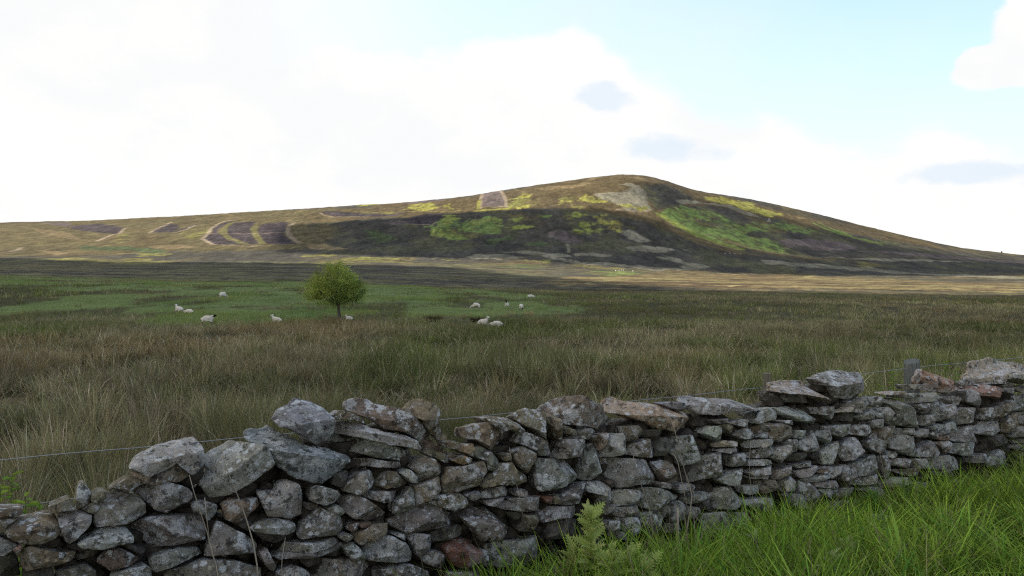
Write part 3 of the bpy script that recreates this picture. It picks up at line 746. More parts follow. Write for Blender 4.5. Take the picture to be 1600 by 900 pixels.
    C = lerp(C, np.array((.120, .112, .056)), .75 * s2)
    up = np.where(Y > 820, 3.2, 1.2)
    return C * (1 + .9 * fbm(X / 5, Y / (5 * up), 99, 3) + .6 * fbm(X / 26, Y / (26 * up), 97, 4))[..., None]
tt = np.concatenate([np.linspace(-1.6, -.70, 60), np.linspace(-.69, .69, 1000), np.linspace(.70, 1.6, 60)])
yy = np.concatenate([np.geomspace(256, 850, 170), np.linspace(856, 2010, 330), np.linspace(2030, 3000, 22)])
X, Y = polar_grid(tt, yy); Z = land(X, Y)
lump = smoothstep(258, 275, Y) * (1 - smoothstep(300, 600, Y)) * 1.1 * fbm(X / 5, Y / 9, 23, 3) + smoothstep(500, 900, Y) * 2.6 * fbm(X / 16, Y / 30, 29, 3) + smoothstep(1700, 2000, Y) * 1.2 * fbm(X / 9, Y / 60, 33, 3)
Z = Z + lump
Z[0] -= 1.5
split = 170
F_ = grid_faces(len(yy), len(tt)); ncol = len(tt)
V_ = np.stack([X, Y, Z], -1); C_ = hill_colour(X, Y)
def sub_sheet(name, r0, r1, mat):
    tag(mesh_ob(name, np_mesh(name, V_[r0:r1].reshape(-1, 3), grid_faces(r1 - r0, ncol), C_[r0:r1].reshape(-1, 3)), mat), kind='structure')
sub_sheet("moor", 0, split, MAT_MOOR); sub_sheet("hill", split - 1, len(yy), MAT_HILL)

# ------------------------------------------------------------------ field behind the wall
GREEN = [(-180, 200), (-60, 110), (-50, 75), (-28, 60), (-12, 62), (-4, 66), (6, 78), (9, 95), (6, 130), (-4, 190), (-30, 235), (-180, 260)]
def green_mask(X, Y):
    d = poly_dist(X + 12 * fbm(X / 12, Y / 12, 201, 4), Y + 26 * fbm(X / 12, Y / 20, 203, 4), GREEN)
    return smoothstep(-2, 3, d) * (1 - .85 * smoothstep(.03, .13, fbm(X / 7, Y / 14, 205, 5)))
def field_colour(X, Y):
    g = green_mask(X, Y); n = fbm(X / 7, Y / 9, 211, 4)
    C = np.empty(X.shape + (3,)); C[:] = (.050, .046, .022)
    C = lerp(C, np.array((.085, .066, .036)), smoothstep(.0, .2, n))
    C = lerp(C, np.array((.125, .165, .058)), g * .9)
    return C * (1 + .5 * fbm(X / 2.2, Y / 3.5, 215, 3))[..., None]
t2 = np.concatenate([np.linspace(-2.2, -.72, 40), np.linspace(-.70, .70, 320), np.linspace(.72, 2.2, 40)])
y2 = np.geomspace(3.2, 262, 230)
X, Y = polar_grid(t2, y2); Z = land(X, Y)
WALL_B, WALL_K = 7.1, .6                       # front foot of the wall: y = WALL_B + WALL_K x
def wall_off(x, y): return (y - WALL_B - WALL_K * x) / math.hypot(1, WALL_K)     # metres behind the front face of the wall
near_cut = wall_off(X, Y)
Z = np.where(near_cut < .4, Z - .8, Z)
tag(mesh_ob("field", np_mesh("field", np.stack([X, Y, Z], -1).reshape(-1, 3), grid_faces(len(y2), len(t2)), field_colour(X, Y).reshape(-1, 3)), MAT_FIELD), kind='structure')
def verge_z(x, y):
    d = np.maximum(-wall_off(x, y), -.6)
    return -.30 + .14 * np.minimum(d, 7.0) + .10 * fbm(x / 1.3, y / 1.3, 221, 3) * smoothstep(0, 1, d)
sx, sd_ = np.meshgrid(np.linspace(-26, 34, 160), np.linspace(-.5, 26, 70))
ex, ey = 1 / math.hypot(1, WALL_K), WALL_K / math.hypot(1, WALL_K)               # along the wall
nx_, ny_ = -ey, ex                                                               # away from the camera
X = sx * ex - sd_ * nx_; Y = WALL_B + sx * ey - sd_ * ny_
C = np.empty(X.shape + (3,)); C[:] = (.035, .050, .014); C *= (1 + fbm(X / .6, Y / .6, 223, 3))[..., None]
tag(mesh_ob("verge", np_mesh("verge", np.stack([X, Y, verge_z(X, Y)], -1).reshape(-1, 3), grid_faces(70, 160), C.reshape(-1, 3)), MAT_FIELD), kind='structure')
g = np.array([(-9000, -9000, -6), (9000, -9000, -6), (9000, 9000, -6), (-9000, 9000, -6)], float)
tag(mesh_ob("land", np_mesh("land", g, np.array([[0, 1, 2, 3]]), np.tile((.07, .075, .03), (4, 1))), MAT_FIELD), kind='structure')

# ------------------------------------------------------------------ dry stone wall
sm, T, o = material("lichened_stone")
ob = T.n('ShaderNodeObjectInfo'); tco = T.n('ShaderNodeTexCoord').outputs['Object']
off = T.n('ShaderNodeCombineXYZ'); r50 = T.m('MULTIPLY', ob.outputs['Random'], 37.0)
for i in range(3): T.put(off.inputs[i], r50)
p = T.vm('ADD', tco, off.outputs[0])
big = T.noise(p, 5, 4, .6); mid = T.noise(p, 17, 6, .68); fine = T.noise(p, 75, 5, .7)
col = T.mix(T.step(.36, .66, big), ob.outputs['Color'], T.mix(1, ob.outputs['Color'], (.62, .58, .52, 1), 'MULTIPLY'))
col = T.mix(T.step(.50, .68, mid), col, T.mix(1, ob.outputs['Color'], (1.5, 1.42, 1.3, 1), 'MULTIPLY'))
vor = T.n('ShaderNodeTexVoronoi', feature='F1'); T.put(vor.inputs['Vector'], T.vm('ADD', p, T.vm('MULTIPLY', T.noise(p, 22, 3, .6, 1), (.05, .05, .05)))); vor.inputs['Scale'].default_value = 13
fz = T.m('SUBTRACT', fine, .5)
spots = T.m('MULTIPLY', T.step(.36, .29, T.m('ADD', vor.outputs['Distance'], T.m('MULTIPLY', fz, .35))), T.step(.46, .56, big))
amount = T.m('MULTIPLY', T.m('SUBTRACT', r50, 18.0), .0022)
crust = T.step(.515, .575, T.m('ADD', amount, T.m('MULTIPLY_ADD', fz, .40, T.noise(T.vm('ADD', p, (3.1, 7.7, 1.2)), 8, 6, .66))))
lum = T.n('ShaderNodeRGBToBW'); T.put(lum.inputs[0], ob.outputs['Color'])
lich = T.m('MULTIPLY', T.m('MAXIMUM', T.m('MULTIPLY', spots, .9), T.m('MULTIPLY', crust, T.step(.35, .65, T.noise(T.vm('ADD', p, (5.5, 2.2, 8.1)), 3.0, 2, .5), .30, .78))), T.step(.07, .17, lum.outputs[0]))
col = T.mix(lich, col, (.56, .575, .58, 1))
col = T.mix(T.m('MULTIPLY', T.step(.555, .60, T.m('MULTIPLY_ADD', fz, .3, T.noise(T.vm('ADD', p, (9.1, 2.7, 5.2)), 13, 5, .7))), .82), col, (.036, .034, .030, 1))
col = T.mix(T.m('MULTIPLY', T.step(.60, .70, T.noise(T.vm('ADD', p, (1.1, 8.7, 3.2)), 4, 3, .6)), .45), col, (.09, .092, .045, 1))
ff = T.step(.3, .72, fine, .74, 1.20, False); cb = T.n('ShaderNodeCombineXYZ')
for i in range(3): T.put(cb.inputs[i], ff)
col = T.vm('MULTIPLY', col, cb.outputs[0])
bs = T.n('ShaderNodeBsdfPrincipled'); T.put(bs.inputs['Base Color'], col); bs.inputs['Roughness'].default_value = .92; bs.inputs['Specular IOR Level'].default_value = .15
bp = T.n('ShaderNodeBump'); bp.inputs['Strength'].default_value = 1.0; bp.inputs['Distance'].default_value = .026
T.put(bp.inputs['Height'], T.m('ADD', T.m('MULTIPLY', mid, 1.1), T.m('ADD', T.m('MULTIPLY', fine, .45), T.m('MULTIPLY', lich, .12))))
T.put(bs.inputs['Normal'], bp.outputs[0]); T.t.links.new(bs.outputs[0], o.inputs[0])
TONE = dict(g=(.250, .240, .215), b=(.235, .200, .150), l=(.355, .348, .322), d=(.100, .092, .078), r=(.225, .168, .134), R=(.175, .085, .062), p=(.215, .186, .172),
            u=(.255, .270, .280), T=(.43, .35, .275), o=(.34, .245, .155), R2=(.37, .24, .19))
def to_world(s, d, z):
    """s along the wall, d into it, z up"""
    return np.stack([s * ex + d * nx_, WALL_B + s * ey + d * ny_, z], -1)
def chaikin(P):
    Q = np.roll(P, -1, 0); return np.stack([.955 * P + .045 * Q, .045 * P + .955 * Q], 1).reshape(-1, 2)
def resample(P, n):
    Q = np.concatenate([P, P[:1]]); L = np.concatenate([[0], np.cumsum(np.hypot(*np.diff(Q, axis=0).T))])
    u = np.linspace(0, L[-1], n, endpoint=False); return np.stack([np.interp(u, L, Q[:, 0]), np.interp(u, L, Q[:, 1])], 1)
def stone_geometry(P, ridge, r, depth=.32, proud=0.0, step=.020, coarse=False):
    """P outline (metres along the wall, height); returns vertices in wall space (s, d, z) and faces"""
    per = np.hypot(*(np.roll(P, -1, 0) - P).T).sum(); size = math.sqrt(max(abs(np.sum(P[:, 0] * np.roll(P[:, 1], -1) - np.roll(P[:, 0], -1) * P[:, 1]) / 2), 1e-5))
    n = int(np.clip(per / step, 14, 96)); O = resample(chaikin(P), n); c = P.mean(0) * .4 + O.mean(0) * .6
    sd = int(r.integers(1, 9999))
    O = O + (.016 * size + .003) * np.stack([2 * fbm(O[:, 0] * 24, O[:, 1] * 24, sd, 3), 2 * fbm(O[:, 0] * 24 + 9, O[:, 1] * 24, sd + 7, 3)], 1)
    if coarse: rings = [1.0, .97, .86, .62, .3]; lift = [1, .5, .1, 0, 0]
    elif n > 44: rings = [1.0, .994, .982, .960, .92, .85, .77, .69, .60, .50, .40, .29, .17, .07]; lift = [1, .45, .16, .04, 0] + [0] * 9
    else: rings = [1.0, .988, .965, .92, .83, .72, .60, .46, .30, .14]; lift = [1, .42, .12, 0] + [0] * 6
    edge = min(.030, .13 * size)
    # facets: the front is the outermost of several tilted planes; the stone breaks along their meeting lines
    a0 = r.uniform(0, 2 * math.pi); pl = [(r.uniform(-.30, .30), r.uniform(-.10, .28), 0.0)]
    for k in range(4):
        a = a0 + k * 1.7 + r.uniform(-.5, .5); sl = r.uniform(.4, 1.5); pl.append((sl * math.cos(a), sl * math.sin(a), -r.uniform(.04, .34) * size * sl))
    pl.append((r.uniform(-.15, .15), -r.uniform(.5, 1.1), -r.uniform(.12, .30) * size))      # undercut towards the bed
    def front(Q):
        x, z = (Q - c).T
        if ridge is None: d = np.max([p * x + q * z + k for p, q, k in pl], 0)
        else:
            (x0, z0), (x1, z1) = ridge; ux, uz = x1 - x0, z1 - z0; L = math.hypot(ux, uz)
            h = ((Q[:, 1] - z0) * ux - (Q[:, 0] - x0) * uz) / L * (1 if ux > 0 else -1)
            p, q, k = pl[0]; d = np.maximum(h * 1.9, -h * .30) + .3 * (p * x + q * z) + np.maximum(0, np.max([p * x + q * z + k - .05 for p, q, k in pl[1:4]], 0)) * .8
        st = np.floor((Q[:, 1] + .25 * Q[:, 0]) / .035 + 3 * fbm(Q[:, 0] * 4, Q[:, 1] * 4, sd + 5, 2))
        d = d + .035 * size * 2 * fbm(x * 2.2 / size + sd, z * 2.2 / size, sd, 3) + .007 * 2 * fbm(Q[:, 0] * 30, Q[:, 1] * 30, sd + 3, 3) + .004 * _hash(st, st * 0, sd)
        return np.clip(d, -.12, depth - .06)
    slope = -.16                                                        # things farther back are seen a little higher
    V = []
    back = c + (O - c) * .80; V.append(np.stack([back[:, 0], np.full(n, depth), back[:, 1] + slope * depth * .6], 1))
    for s, lf in zip(rings, lift):
        Q = c + (O - c) * s; dd = front(Q) + edge * lf
        V.append(np.stack([Q[:, 0], dd, Q[:, 1] + slope * np.maximum(dd, 0)], 1))
    dd = front(c[None])[0]; V = np.concatenate(V + [np.array([[c[0], dd, c[1] + slope * max(dd, 0)]])]); V[:, 1] -= proud
    nr = len(rings) + 1; i = np.arange(n); j = (i + 1) % n
    q = np.concatenate([np.stack([k * n + i, k * n + j, (k + 1) * n + j, (k + 1) * n + i], 1) for k in range(nr - 1)])
    t = np.stack([(nr - 1) * n + i, (nr - 1) * n + j, np.full(n, nr * n)], 1)
    tb = np.stack([np.zeros(n - 2, int), i[2:], i[1:-1]], 1)
    return V, q, t, tb
wall = tag(empty("dry_stone_wall", tuple(to_world(np.array(0.), np.array(0.), np.array(-.3)))), "long tumbledown dry stone wall of lichened grey stones across the foreground", "wall")
WO = np.array(wall.location)
r = np.random.default_rng(21)
for line in STONES.strip().split("\n"):
    tone, body = line.split(" ", 1); ridge = None
    if "|" in body: body, rd = body.split("|"); ridge = np.array([tuple(map(float, q.split(","))) for q in rd.split()]) / 100
    P = np.array([tuple(map(float, q.split(","))) for q in body.split()]) / 100
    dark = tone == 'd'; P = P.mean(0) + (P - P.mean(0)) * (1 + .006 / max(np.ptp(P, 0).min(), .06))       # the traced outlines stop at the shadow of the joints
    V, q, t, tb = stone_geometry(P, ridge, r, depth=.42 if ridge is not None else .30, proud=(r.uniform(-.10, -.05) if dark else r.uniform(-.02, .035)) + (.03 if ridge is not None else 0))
    s0 = P[:, 0].mean() * ex; t0 = s0 / (WALL_B + WALL_K * s0); dm = float(np.median(V[:, 1])) + .02
    V[:, 0] += dm * (ny_ * t0 - nx_) / (nx_ * t0 + ny_)
    Wp = to_world(V[:, 0], V[:, 1], V[:, 2]); c = Wp.mean(0)
    me = np_mesh("stone", Wp - c, [q, t, tb]); me.set_sharp_from_angle(angle=math.radians(24))
    so = mesh_ob("stone", me, sm, wall); so.location = c - WO
    so.color = tuple(np.array(TONE[tone]) * r.uniform(.85, 1.15) * (1 + r.uniform(-.05, .05, 3))) + (1,)
# small packing stones, the rubble inside, the rear face and the wall beyond both edges of the view: one heap
Vs, Qs, Ts = [], [], []; base = 0
def rubble(s, z, d, w, h, step=.06, depth=.22):
    global base
    a = np.sort(r.uniform(0, 2 * math.pi, 8)); rad = r.uniform(.75, 1.1, 8)
    P = np.stack([s + .5 * w * rad * np.cos(a), z + .5 * h * rad * np.sin(a)], 1)
    V, q, t, tb = stone_geometry(P, None, r, depth=depth, proud=-d, step=step, coarse=True)
    Vs.append(to_world(V[:, 0], V[:, 1], V[:, 2])); Qs.append(q + base); Ts.extend([t + base, tb + base]); base += len(V)
POLYS = [np.array([tuple(map(float, q.split(","))) for q in l.split(" ", 1)[1].split("|")[0].split()]) / 100 for l in STONES.strip().split("\n")]
SG = np.linspace(-16, 24, 801); EN = np.full(801, -9.0)
for P in POLYS:
    for k in range(len(P)):
        (x0, z0), (x1, z1) = sorted((tuple(P[k - 1]), tuple(P[k]))); ms = (SG >= x0) & (SG <= x1)
        if x1 > x0: EN[ms] = np.maximum(EN[ms], z0 + (z1 - z0) * (SG[ms] - x0) / (x1 - x0))
EN[SG < -4.0] = .85 + .1 * np.sin(SG[SG < -4.0] * 3); EN[SG > 9.15] = 1.32 + .08 * np.sin(SG[SG > 9.15] * 4)
EN = np.array([EN[max(0, k - 5):k + 6].min() for k in range(801)])
def top_z(s): return float(np.interp(s, SG, EN))
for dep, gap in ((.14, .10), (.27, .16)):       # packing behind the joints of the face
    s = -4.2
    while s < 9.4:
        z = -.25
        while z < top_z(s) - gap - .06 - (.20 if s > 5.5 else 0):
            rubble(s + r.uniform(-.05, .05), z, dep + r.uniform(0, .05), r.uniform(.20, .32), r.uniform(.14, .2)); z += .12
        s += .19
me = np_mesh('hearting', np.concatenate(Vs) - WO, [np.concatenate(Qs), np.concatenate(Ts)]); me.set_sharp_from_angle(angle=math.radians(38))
he = tag(mesh_ob('hearting', me, sm, wall), kind='stuff'); he.color = (.065, .058, .049, 1)     # inner stones without lichen, coloured darker to deepen the shade in the joints
Vs, Qs, Ts, base = [], [], [], 0
for lo, hi in ((-16, -4.0), (9.2, 24)):         # the wall carries on
    s = lo
    while s < hi:
        z = -.25
        while z < top_z(s):
            rubble(s + r.uniform(-.08, .08), z, r.uniform(-.02, .04), r.uniform(.26, .42), r.uniform(.15, .24), .08, .35); z += .165
        s += .28
s = -4.2
while s < 9.4:                                  # rear face and top fill
    z = -.2
    while z < top_z(s) - .20 - (.16 if s > 5.5 else 0):
        rubble(s + r.uniform(-.08, .08), z, .42 + r.uniform(-.04, .04), r.uniform(.26, .42), r.uniform(.16, .24), .09, .24); z += .18
    s += .28
s = -4.3
while s < 4:                                    # foot of the face below the picture
    for z in (-.28, -.14, 0.0):
        if z < -.05 or s < -1.5: rubble(s + r.uniform(-.08, .08), z - .02, r.uniform(.03, .07), r.uniform(.24, .4), r.uniform(.14, .2), .07, .3)
    s += .25
me = np_mesh("packing_stones", np.concatenate(Vs) - WO, [np.concatenate(Qs), np.concatenate(Ts)]); me.set_sharp_from_angle(angle=math.radians(38))
pk = tag(mesh_ob("packing_stones", me, sm, wall), kind='stuff'); pk.color = (.120, .110, .094, 1)

# ------------------------------------------------------------------ post and wire fence
wm, T, o = material("weathered_post")
tco = T.n('ShaderNodeTexCoord').outputs['Object']; gr = T.noise(T.vm('MULTIPLY', tco, (1, 1, .08)), 60, 5, .6)
ob = T.n('ShaderNodeObjectInfo'); bs = T.n('ShaderNodeBsdfPrincipled'); bs.inputs['Roughness'].default_value = .9; bs.inputs['Specular IOR Level'].default_value = .1
T.put(bs.inputs['Base Color'], T.mix(T.step(.35, .65, gr), T.mix(1, ob.outputs['Color'], (.5, .5, .5, 1), 'MULTIPLY'), ob.outputs['Color']))
bp = T.n('ShaderNodeBump'); bp.inputs['Strength'].default_value = .7; bp.inputs['Distance'].default_value = .01; T.put(bp.inputs['Height'], gr); T.put(bs.inputs['Normal'], bp.outputs[0])
T.t.links.new(bs.outputs[0], o.inputs[0])
wi, T, o = material("galvanised_wire")
bs = T.n('ShaderNodeBsdfPrincipled'); bs.inputs['Base Color'].default_value = (.30, .31, .32, 1); bs.inputs['Metallic'].default_value = .5; bs.inputs['Roughness'].default_value = .5; T.t.links.new(bs.outputs[0], o.inputs[0])
FB = 8.4
def fpt(x, z): return Vector((x, FB + WALL_K * x, z))
fence = tag(empty("wire_fence", fpt(3.3, -.2)), "post and wire fence running close behind the stone wall", "fence")
FO = fence.location.copy()
def post(x, w, top, colr, round_):
    bm = bmesh.new(); c = fpt(x, 0) - FO; n = 14 if round_ else 4
    zs = [-.5, .2, .7, top - .03, top - .004, top]; sc = [1.05, 1, .98, .97, .96, .86]
    rr = [[bm.verts.new(c + Vector((w * s * (1 + .05 * math.sin(3 * k + 1)) * math.cos(2 * math.pi * k / n + .6) * (.5 if round_ else .7), w * s * math.sin(2 * math.pi * k / n + .6) * (.5 if round_ else .7), z + (.03 * math.cos(2 * math.pi * k / n) if i >= 3 and round_ else 0)))) for k in range(n)] for i, (z, s) in enumerate(zip(zs, sc))]
    for a, b in zip(rr, rr[1:]):
        for k in range(n): bm.faces.new((a[k], a[(k + 1) % n], b[(k + 1) % n], b[k]))
    bm.faces.new(rr[-1])
    o = bm_ob("post", bm, wm, fence, smooth=round_); o.color = colr; return o
post(3.33, .10, 1.39, (.20, .175, .13, 1), False); post(6.03, .23, 1.40, (.165, .175, .160, 1), True); post(-7.0, .10, 1.3, (.20, .175, .13, 1), False); post(9.6, .1, 1.4, (.2, .18, .14, 1), False)
for z0, xs, zz in ((0, [-7, -3.9, -2.4, -.65, 1.4, 3.33, 6.03, 9.6], [1.2, 1.195, 1.19, 1.185, 1.19, 1.21, 1.30, 1.32]), (1, [-7, -3.9, -3.5, 0, 3.33, 6.03, 9.6], [.86, .82, .83, .82, .84, .9, .9])):
    pts = []
    for x in np.linspace(-7, 9.6, 80): pts.append(fpt(x, float(np.interp(x, xs, zz)) + .004 * math.sin(x * 5)) + Vector((-.06, -.06, 0)) - FO)
    bm = bmesh.new(); tube(bm, pts, .0036, 5); bm_ob("wire", bm, wi, fence)

# ------------------------------------------------------------------ grass and rushes
def leaf_material(name, trans=.35, vary=True):
    m, T, o = material(name); at = T.n('ShaderNodeAttribute', attribute_name='Col')
    d = T.n('ShaderNodeBsdfDiffuse'); l = T.n('ShaderNodeBsdfTranslucent'); x = T.n('ShaderNodeMixShader'); x.inputs[0].default_value = trans
    T.put(d.inputs[0], at.outputs['Color']); T.put(l.inputs[0], at.outputs['Color'])
    T.t.links.new(d.outputs[0], x.inputs[1]); T.t.links.new(l.outputs[0], x.inputs[2]); T.t.links.new(x.outputs[0], o.inputs[0])
    return m
MAT_RUSH = leaf_material("rush_stem", .25); MAT_GRASS = leaf_material("grass_blade", .40); MAT_LEAF = leaf_material("leaf", .40)
class Blades:
    def __init__(s): s.V = []; s.F = []; s.C = []; s.n = 0
    def add(s, P, h, w, az, lean, curl, cb, ct, segs=3, g=None):
        """P (n,3) foot, h height, w width, az direction of lean, lean/curl offsets as a fraction of height, base and tip colours"""
        g = g or rng; n = len(P); k = segs; d = np.stack([np.cos(az), np.sin(az), np.zeros(n)], 1)
        f = g.uniform(0, 2 * np.pi, n); side = np.stack([np.cos(f), np.sin(f), np.zeros(n)], 1)
        rows = []; cols = []
        for i in range(k + 1):
            u = i / k; off = (lean * u + curl * u * u)[:, None] * h[:, None] * d; zz = h * (u - np.minimum(.45 * np.abs(curl), .75) * u * u)
            c = P + off + np.stack([0 * zz, 0 * zz, zz], 1); col = cb + (ct - cb) * u
            if i < k:
                ww = (w * (1 - .75 * u ** 1.5) * .5)[:, None]; rows += [c - side * ww, c + side * ww]; cols += [col, col]
            else: rows.append(c); cols.append(col)
        m = 2 * k + 1; V = np.stack(rows, 1).reshape(-1, 3); C = np.stack(cols, 1).reshape(-1, 3); b = s.n + np.arange(n) * m; F = []
        for i in range(k - 1): F += [np.stack([b + 2 * i, b + 2 * i + 1, b + 2 * i + 3], 1), np.stack([b + 2 * i, b + 2 * i + 3, b + 2 * i + 2], 1)]
        F.append(np.stack([b + 2 * k - 2, b + 2 * k - 1, b + 2 * k], 1))
        s.V.append(V); s.C.append(C); s.F += F; s.n += len(V)
    def build(s, name, mat, label=None, cat=None, kind=None, parent=None, origin=None):
        V = np.concatenate(s.V)
        if origin is not None: V = V - np.array(origin)
        return tag(mesh_ob(name, np_mesh(name, V, np.concatenate(s.F), np.concatenate(s.C)), mat, parent), label, cat, None, kind)
def wedge(n, y0, y1, tmax=.76, power=1.0, tmin=None):
    """points spread evenly over the ground between two distances"""
    y = np.sqrt(rng.uniform(y0 * y0, y1 * y1, n)) if power == 1.0 else rng.uniform(y0, y1, n)
    t = rng.uniform(-tmax if tmin is None else tmin, tmax, n); return t * y, y
def jit(n, a): return (1 + rng.uniform(-a, a, (n, 3)) * .4) * (1 + rng.uniform(-a, a, n))[:, None]
G1, G2 = np.array((.062, .086, .022)), np.array((.195, .215, .075))
TAN, RUS, PAL_ = np.array((.315, .270, .155)), np.array((.245, .158, .072)), np.array((.58, .50, .36))
rush = Blades()
def rush_field(nc, per, y0, y1, h0, h1, width, segs, spread, tmin=None, tmax=.76, vary=1.0):
    cx, cy = wedge(nc, y0, y1, tmax, tmin=tmin)
    hollow = fbm(cx / 2.6, cy / 3.6, 309, 3)
    keep = (wall_off(cx, cy) > 1.0) & (hollow > -.17 + .04 * rng.normal(0, 1, nc)) & (rng.uniform(0, 1, nc) > green_mask(cx, cy) * .95)
    cx, cy = cx[keep], cy[keep]; nc = len(cx)
    drift = fbm(cx / 16, cy / 26, 315, 4)
    dry = smoothstep(-.16, .16, .6 * fbm(cx / 3.5, cy / 5, 301, 4) + .9 * drift + .11 * smoothstep(-.05, .35, cx / cy) + rng.normal(0, .06 * vary, nc)); rusty = smoothstep(.04, .2, .6 * fbm(cx / 2.5, cy / 4, 305, 4) + .7 * fbm(cx / 14, cy / 30, 317, 3))
    grn = smoothstep(.02, .2, fbm(cx / 2.2, cy / 3.2, 307, 3))
    size = rng.uniform(.7, 1.25, nc) * (1 + .9 * fbm(cx / 4, cy / 6, 303, 3))
    i = np.repeat(np.arange(nc), per); n = len(i)
    a = rng.uniform(0, 2 * np.pi, n); rr = np.sqrt(rng.uniform(0, 1, n)) * spread * size[i]
    x = cx[i] + rr * np.cos(a); y = cy[i] + rr * np.sin(a); h = rng.uniform(h0, h1, n) * size[i]
    tone = ((1 + .35 * vary * rng.normal(0, 1, nc)) * (1 + 1.1 * fbm(cx / 9, cy / 20, 319, 4))).clip(.4, 1.8)[i][:, None] * (1.28 if vary < .6 else 1.0)
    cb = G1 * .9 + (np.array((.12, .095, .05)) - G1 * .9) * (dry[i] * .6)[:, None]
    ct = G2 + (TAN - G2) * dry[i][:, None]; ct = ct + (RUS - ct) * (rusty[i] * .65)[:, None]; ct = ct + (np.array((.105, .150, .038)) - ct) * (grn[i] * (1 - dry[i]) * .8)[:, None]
    pal = rng.uniform(0, 1, n) < .10 * vary * vary; ct[pal] = PAL_; cb[pal] = TAN
    jj = jit(n, .28 * vary) * tone
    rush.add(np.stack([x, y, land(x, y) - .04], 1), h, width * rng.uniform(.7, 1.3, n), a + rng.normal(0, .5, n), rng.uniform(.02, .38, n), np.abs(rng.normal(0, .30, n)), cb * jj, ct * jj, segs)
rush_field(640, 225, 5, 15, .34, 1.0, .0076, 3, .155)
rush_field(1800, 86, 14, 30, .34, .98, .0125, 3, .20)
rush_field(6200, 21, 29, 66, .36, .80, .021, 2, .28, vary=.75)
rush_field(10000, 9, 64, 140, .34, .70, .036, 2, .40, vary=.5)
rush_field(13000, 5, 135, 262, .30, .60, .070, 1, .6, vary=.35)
# limp dead grass lying between the rushes
def litter(n, y0, y1, width, length):
    x, y = wedge(n, y0, y1); d = smoothstep(-.08, .12, fbm(x / 2.0, y / 3, 311, 4)); k = (wall_off(x, y) > 1.0) & (rng.uniform(0, 1, n) < d * .9 + .1) & (rng.uniform(0, 1, n) > green_mask(x, y)); x, y = x[k], y[k]; n = len(x)
    c = (TAN * 1.0 + (PAL_ - TAN) * rng.uniform(0, .8, (n, 1))) * jit(n, .25)
    rush.add(np.stack([x, y, land(x, y) + rng.uniform(0, .25, n)], 1), rng.uniform(.5, 1, n) * length, width * rng.uniform(.6, 1.3, n), rng.uniform(0, 6.28, n), rng.uniform(.2, .9, n), rng.uniform(.4, 1.4, n), c * .8, c, 3)
litter(52000, 5, 16, .0060, .40); litter(46000, 15, 32, .011, .42); litter(26000, 30, 66, .022, .45)
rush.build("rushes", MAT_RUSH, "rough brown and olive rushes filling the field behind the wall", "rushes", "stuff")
turf = Blades()
def green_field(n, y0, y1, w, h):
    x, y = wedge(n, y0, y1, .2, tmin=-.76); g = green_mask(x, y); k = rng.uniform(0, 1, n) < g; x, y = x[k], y[k]; n = len(x)
    b = smoothstep(-.15, .15, fbm(x / 6, y / 14, 321, 4)); yl = smoothstep(.05, .2, fbm(x / 3, y / 5, 323, 3)) * (1 - smoothstep(70, 95, y))
    ct = np.array((.175, .260, .085)) + (np.array((.270, .325, .100)) - np.array((.175, .260, .085))) * b[:, None]; ct = ct + (np.array((.27, .27, .05)) - ct) * yl[:, None] * .7
    hs = h * (.6 + 1.2 * smoothstep(0, .2, fbm(x / 9, y / 12, 325, 3))); jj = jit(n, .25)
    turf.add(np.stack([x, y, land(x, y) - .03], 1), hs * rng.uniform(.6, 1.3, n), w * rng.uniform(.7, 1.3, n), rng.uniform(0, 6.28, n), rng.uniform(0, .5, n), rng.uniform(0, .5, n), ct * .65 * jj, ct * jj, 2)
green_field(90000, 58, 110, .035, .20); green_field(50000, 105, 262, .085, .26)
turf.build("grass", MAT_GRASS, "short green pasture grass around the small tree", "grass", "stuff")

verge = Blades()
def verge_tufts(nt, per, h0, h1, w, rad, colr, dry=.07, lo=-1.6):
    s = rng.uniform(lo, 12, nt); d = .03 + rng.uniform(0, 1, nt) ** 1.15 * 6; x = s * ex - d * nx_; y = WALL_B + s * ey - d * ny_
    n1 = fbm(x / .7, y / .7, 341, 3); f = smoothstep(-1.1, -.2, s + .5 * np.minimum(d, 1.2) + .15 * n1) * smoothstep(-.36, -.06, n1)
    k = (y > 2.5) & (np.abs(x / np.maximum(y, .1)) < .8) & (rng.uniform(0, 1, nt) < f * np.clip(.25 + d * 1.8, 0, 1)); x, y, s = x[k], y[k], s[k]; nt = len(x)
    size = rng.uniform(.65, 1.3, nt) * (1 + 1.25 * fbm(x / .55, y / .55, 331, 3)) * (1 + .40 * smoothstep(7.0, 8.8, s)); hue = rng.uniform(0, 1, (nt, 1)); lum = np.clip(rng.normal(1, .34, (nt, 1)) * (1 + 1.0 * fbm(x / .9, y / .9, 343, 3))[:, None], .35, 1.7)
    i = np.repeat(np.arange(nt), per); n = len(i); a = rng.uniform(0, 6.283, n); rr = rad * np.sqrt(rng.uniform(0, 1, n)); px = x[i] + rr * np.cos(a); py = y[i] + rr * np.sin(a)
    ct = (np.array(colr[0]) + (np.array(colr[1]) - np.array(colr[0])) * hue)[i] * lum[i] * jit(n, .18); dd = rng.uniform(0, 1, n) < dry; ct[dd] = np.array((.40, .34, .20)) * rng.uniform(.6, 1.1, (dd.sum(), 1))
    wind = rng.normal(0, .35, nt)[i]; h = rng.uniform(h0, h1, n) * size[i]
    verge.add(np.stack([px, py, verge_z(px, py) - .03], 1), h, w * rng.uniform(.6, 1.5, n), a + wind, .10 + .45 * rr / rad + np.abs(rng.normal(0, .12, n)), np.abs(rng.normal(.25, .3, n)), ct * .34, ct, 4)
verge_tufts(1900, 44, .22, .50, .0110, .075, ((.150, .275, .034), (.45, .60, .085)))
verge_tufts(1100, 11, .20, .50, .0210, .05, ((.120, .260, .048), (.34, .52, .090)), .03)
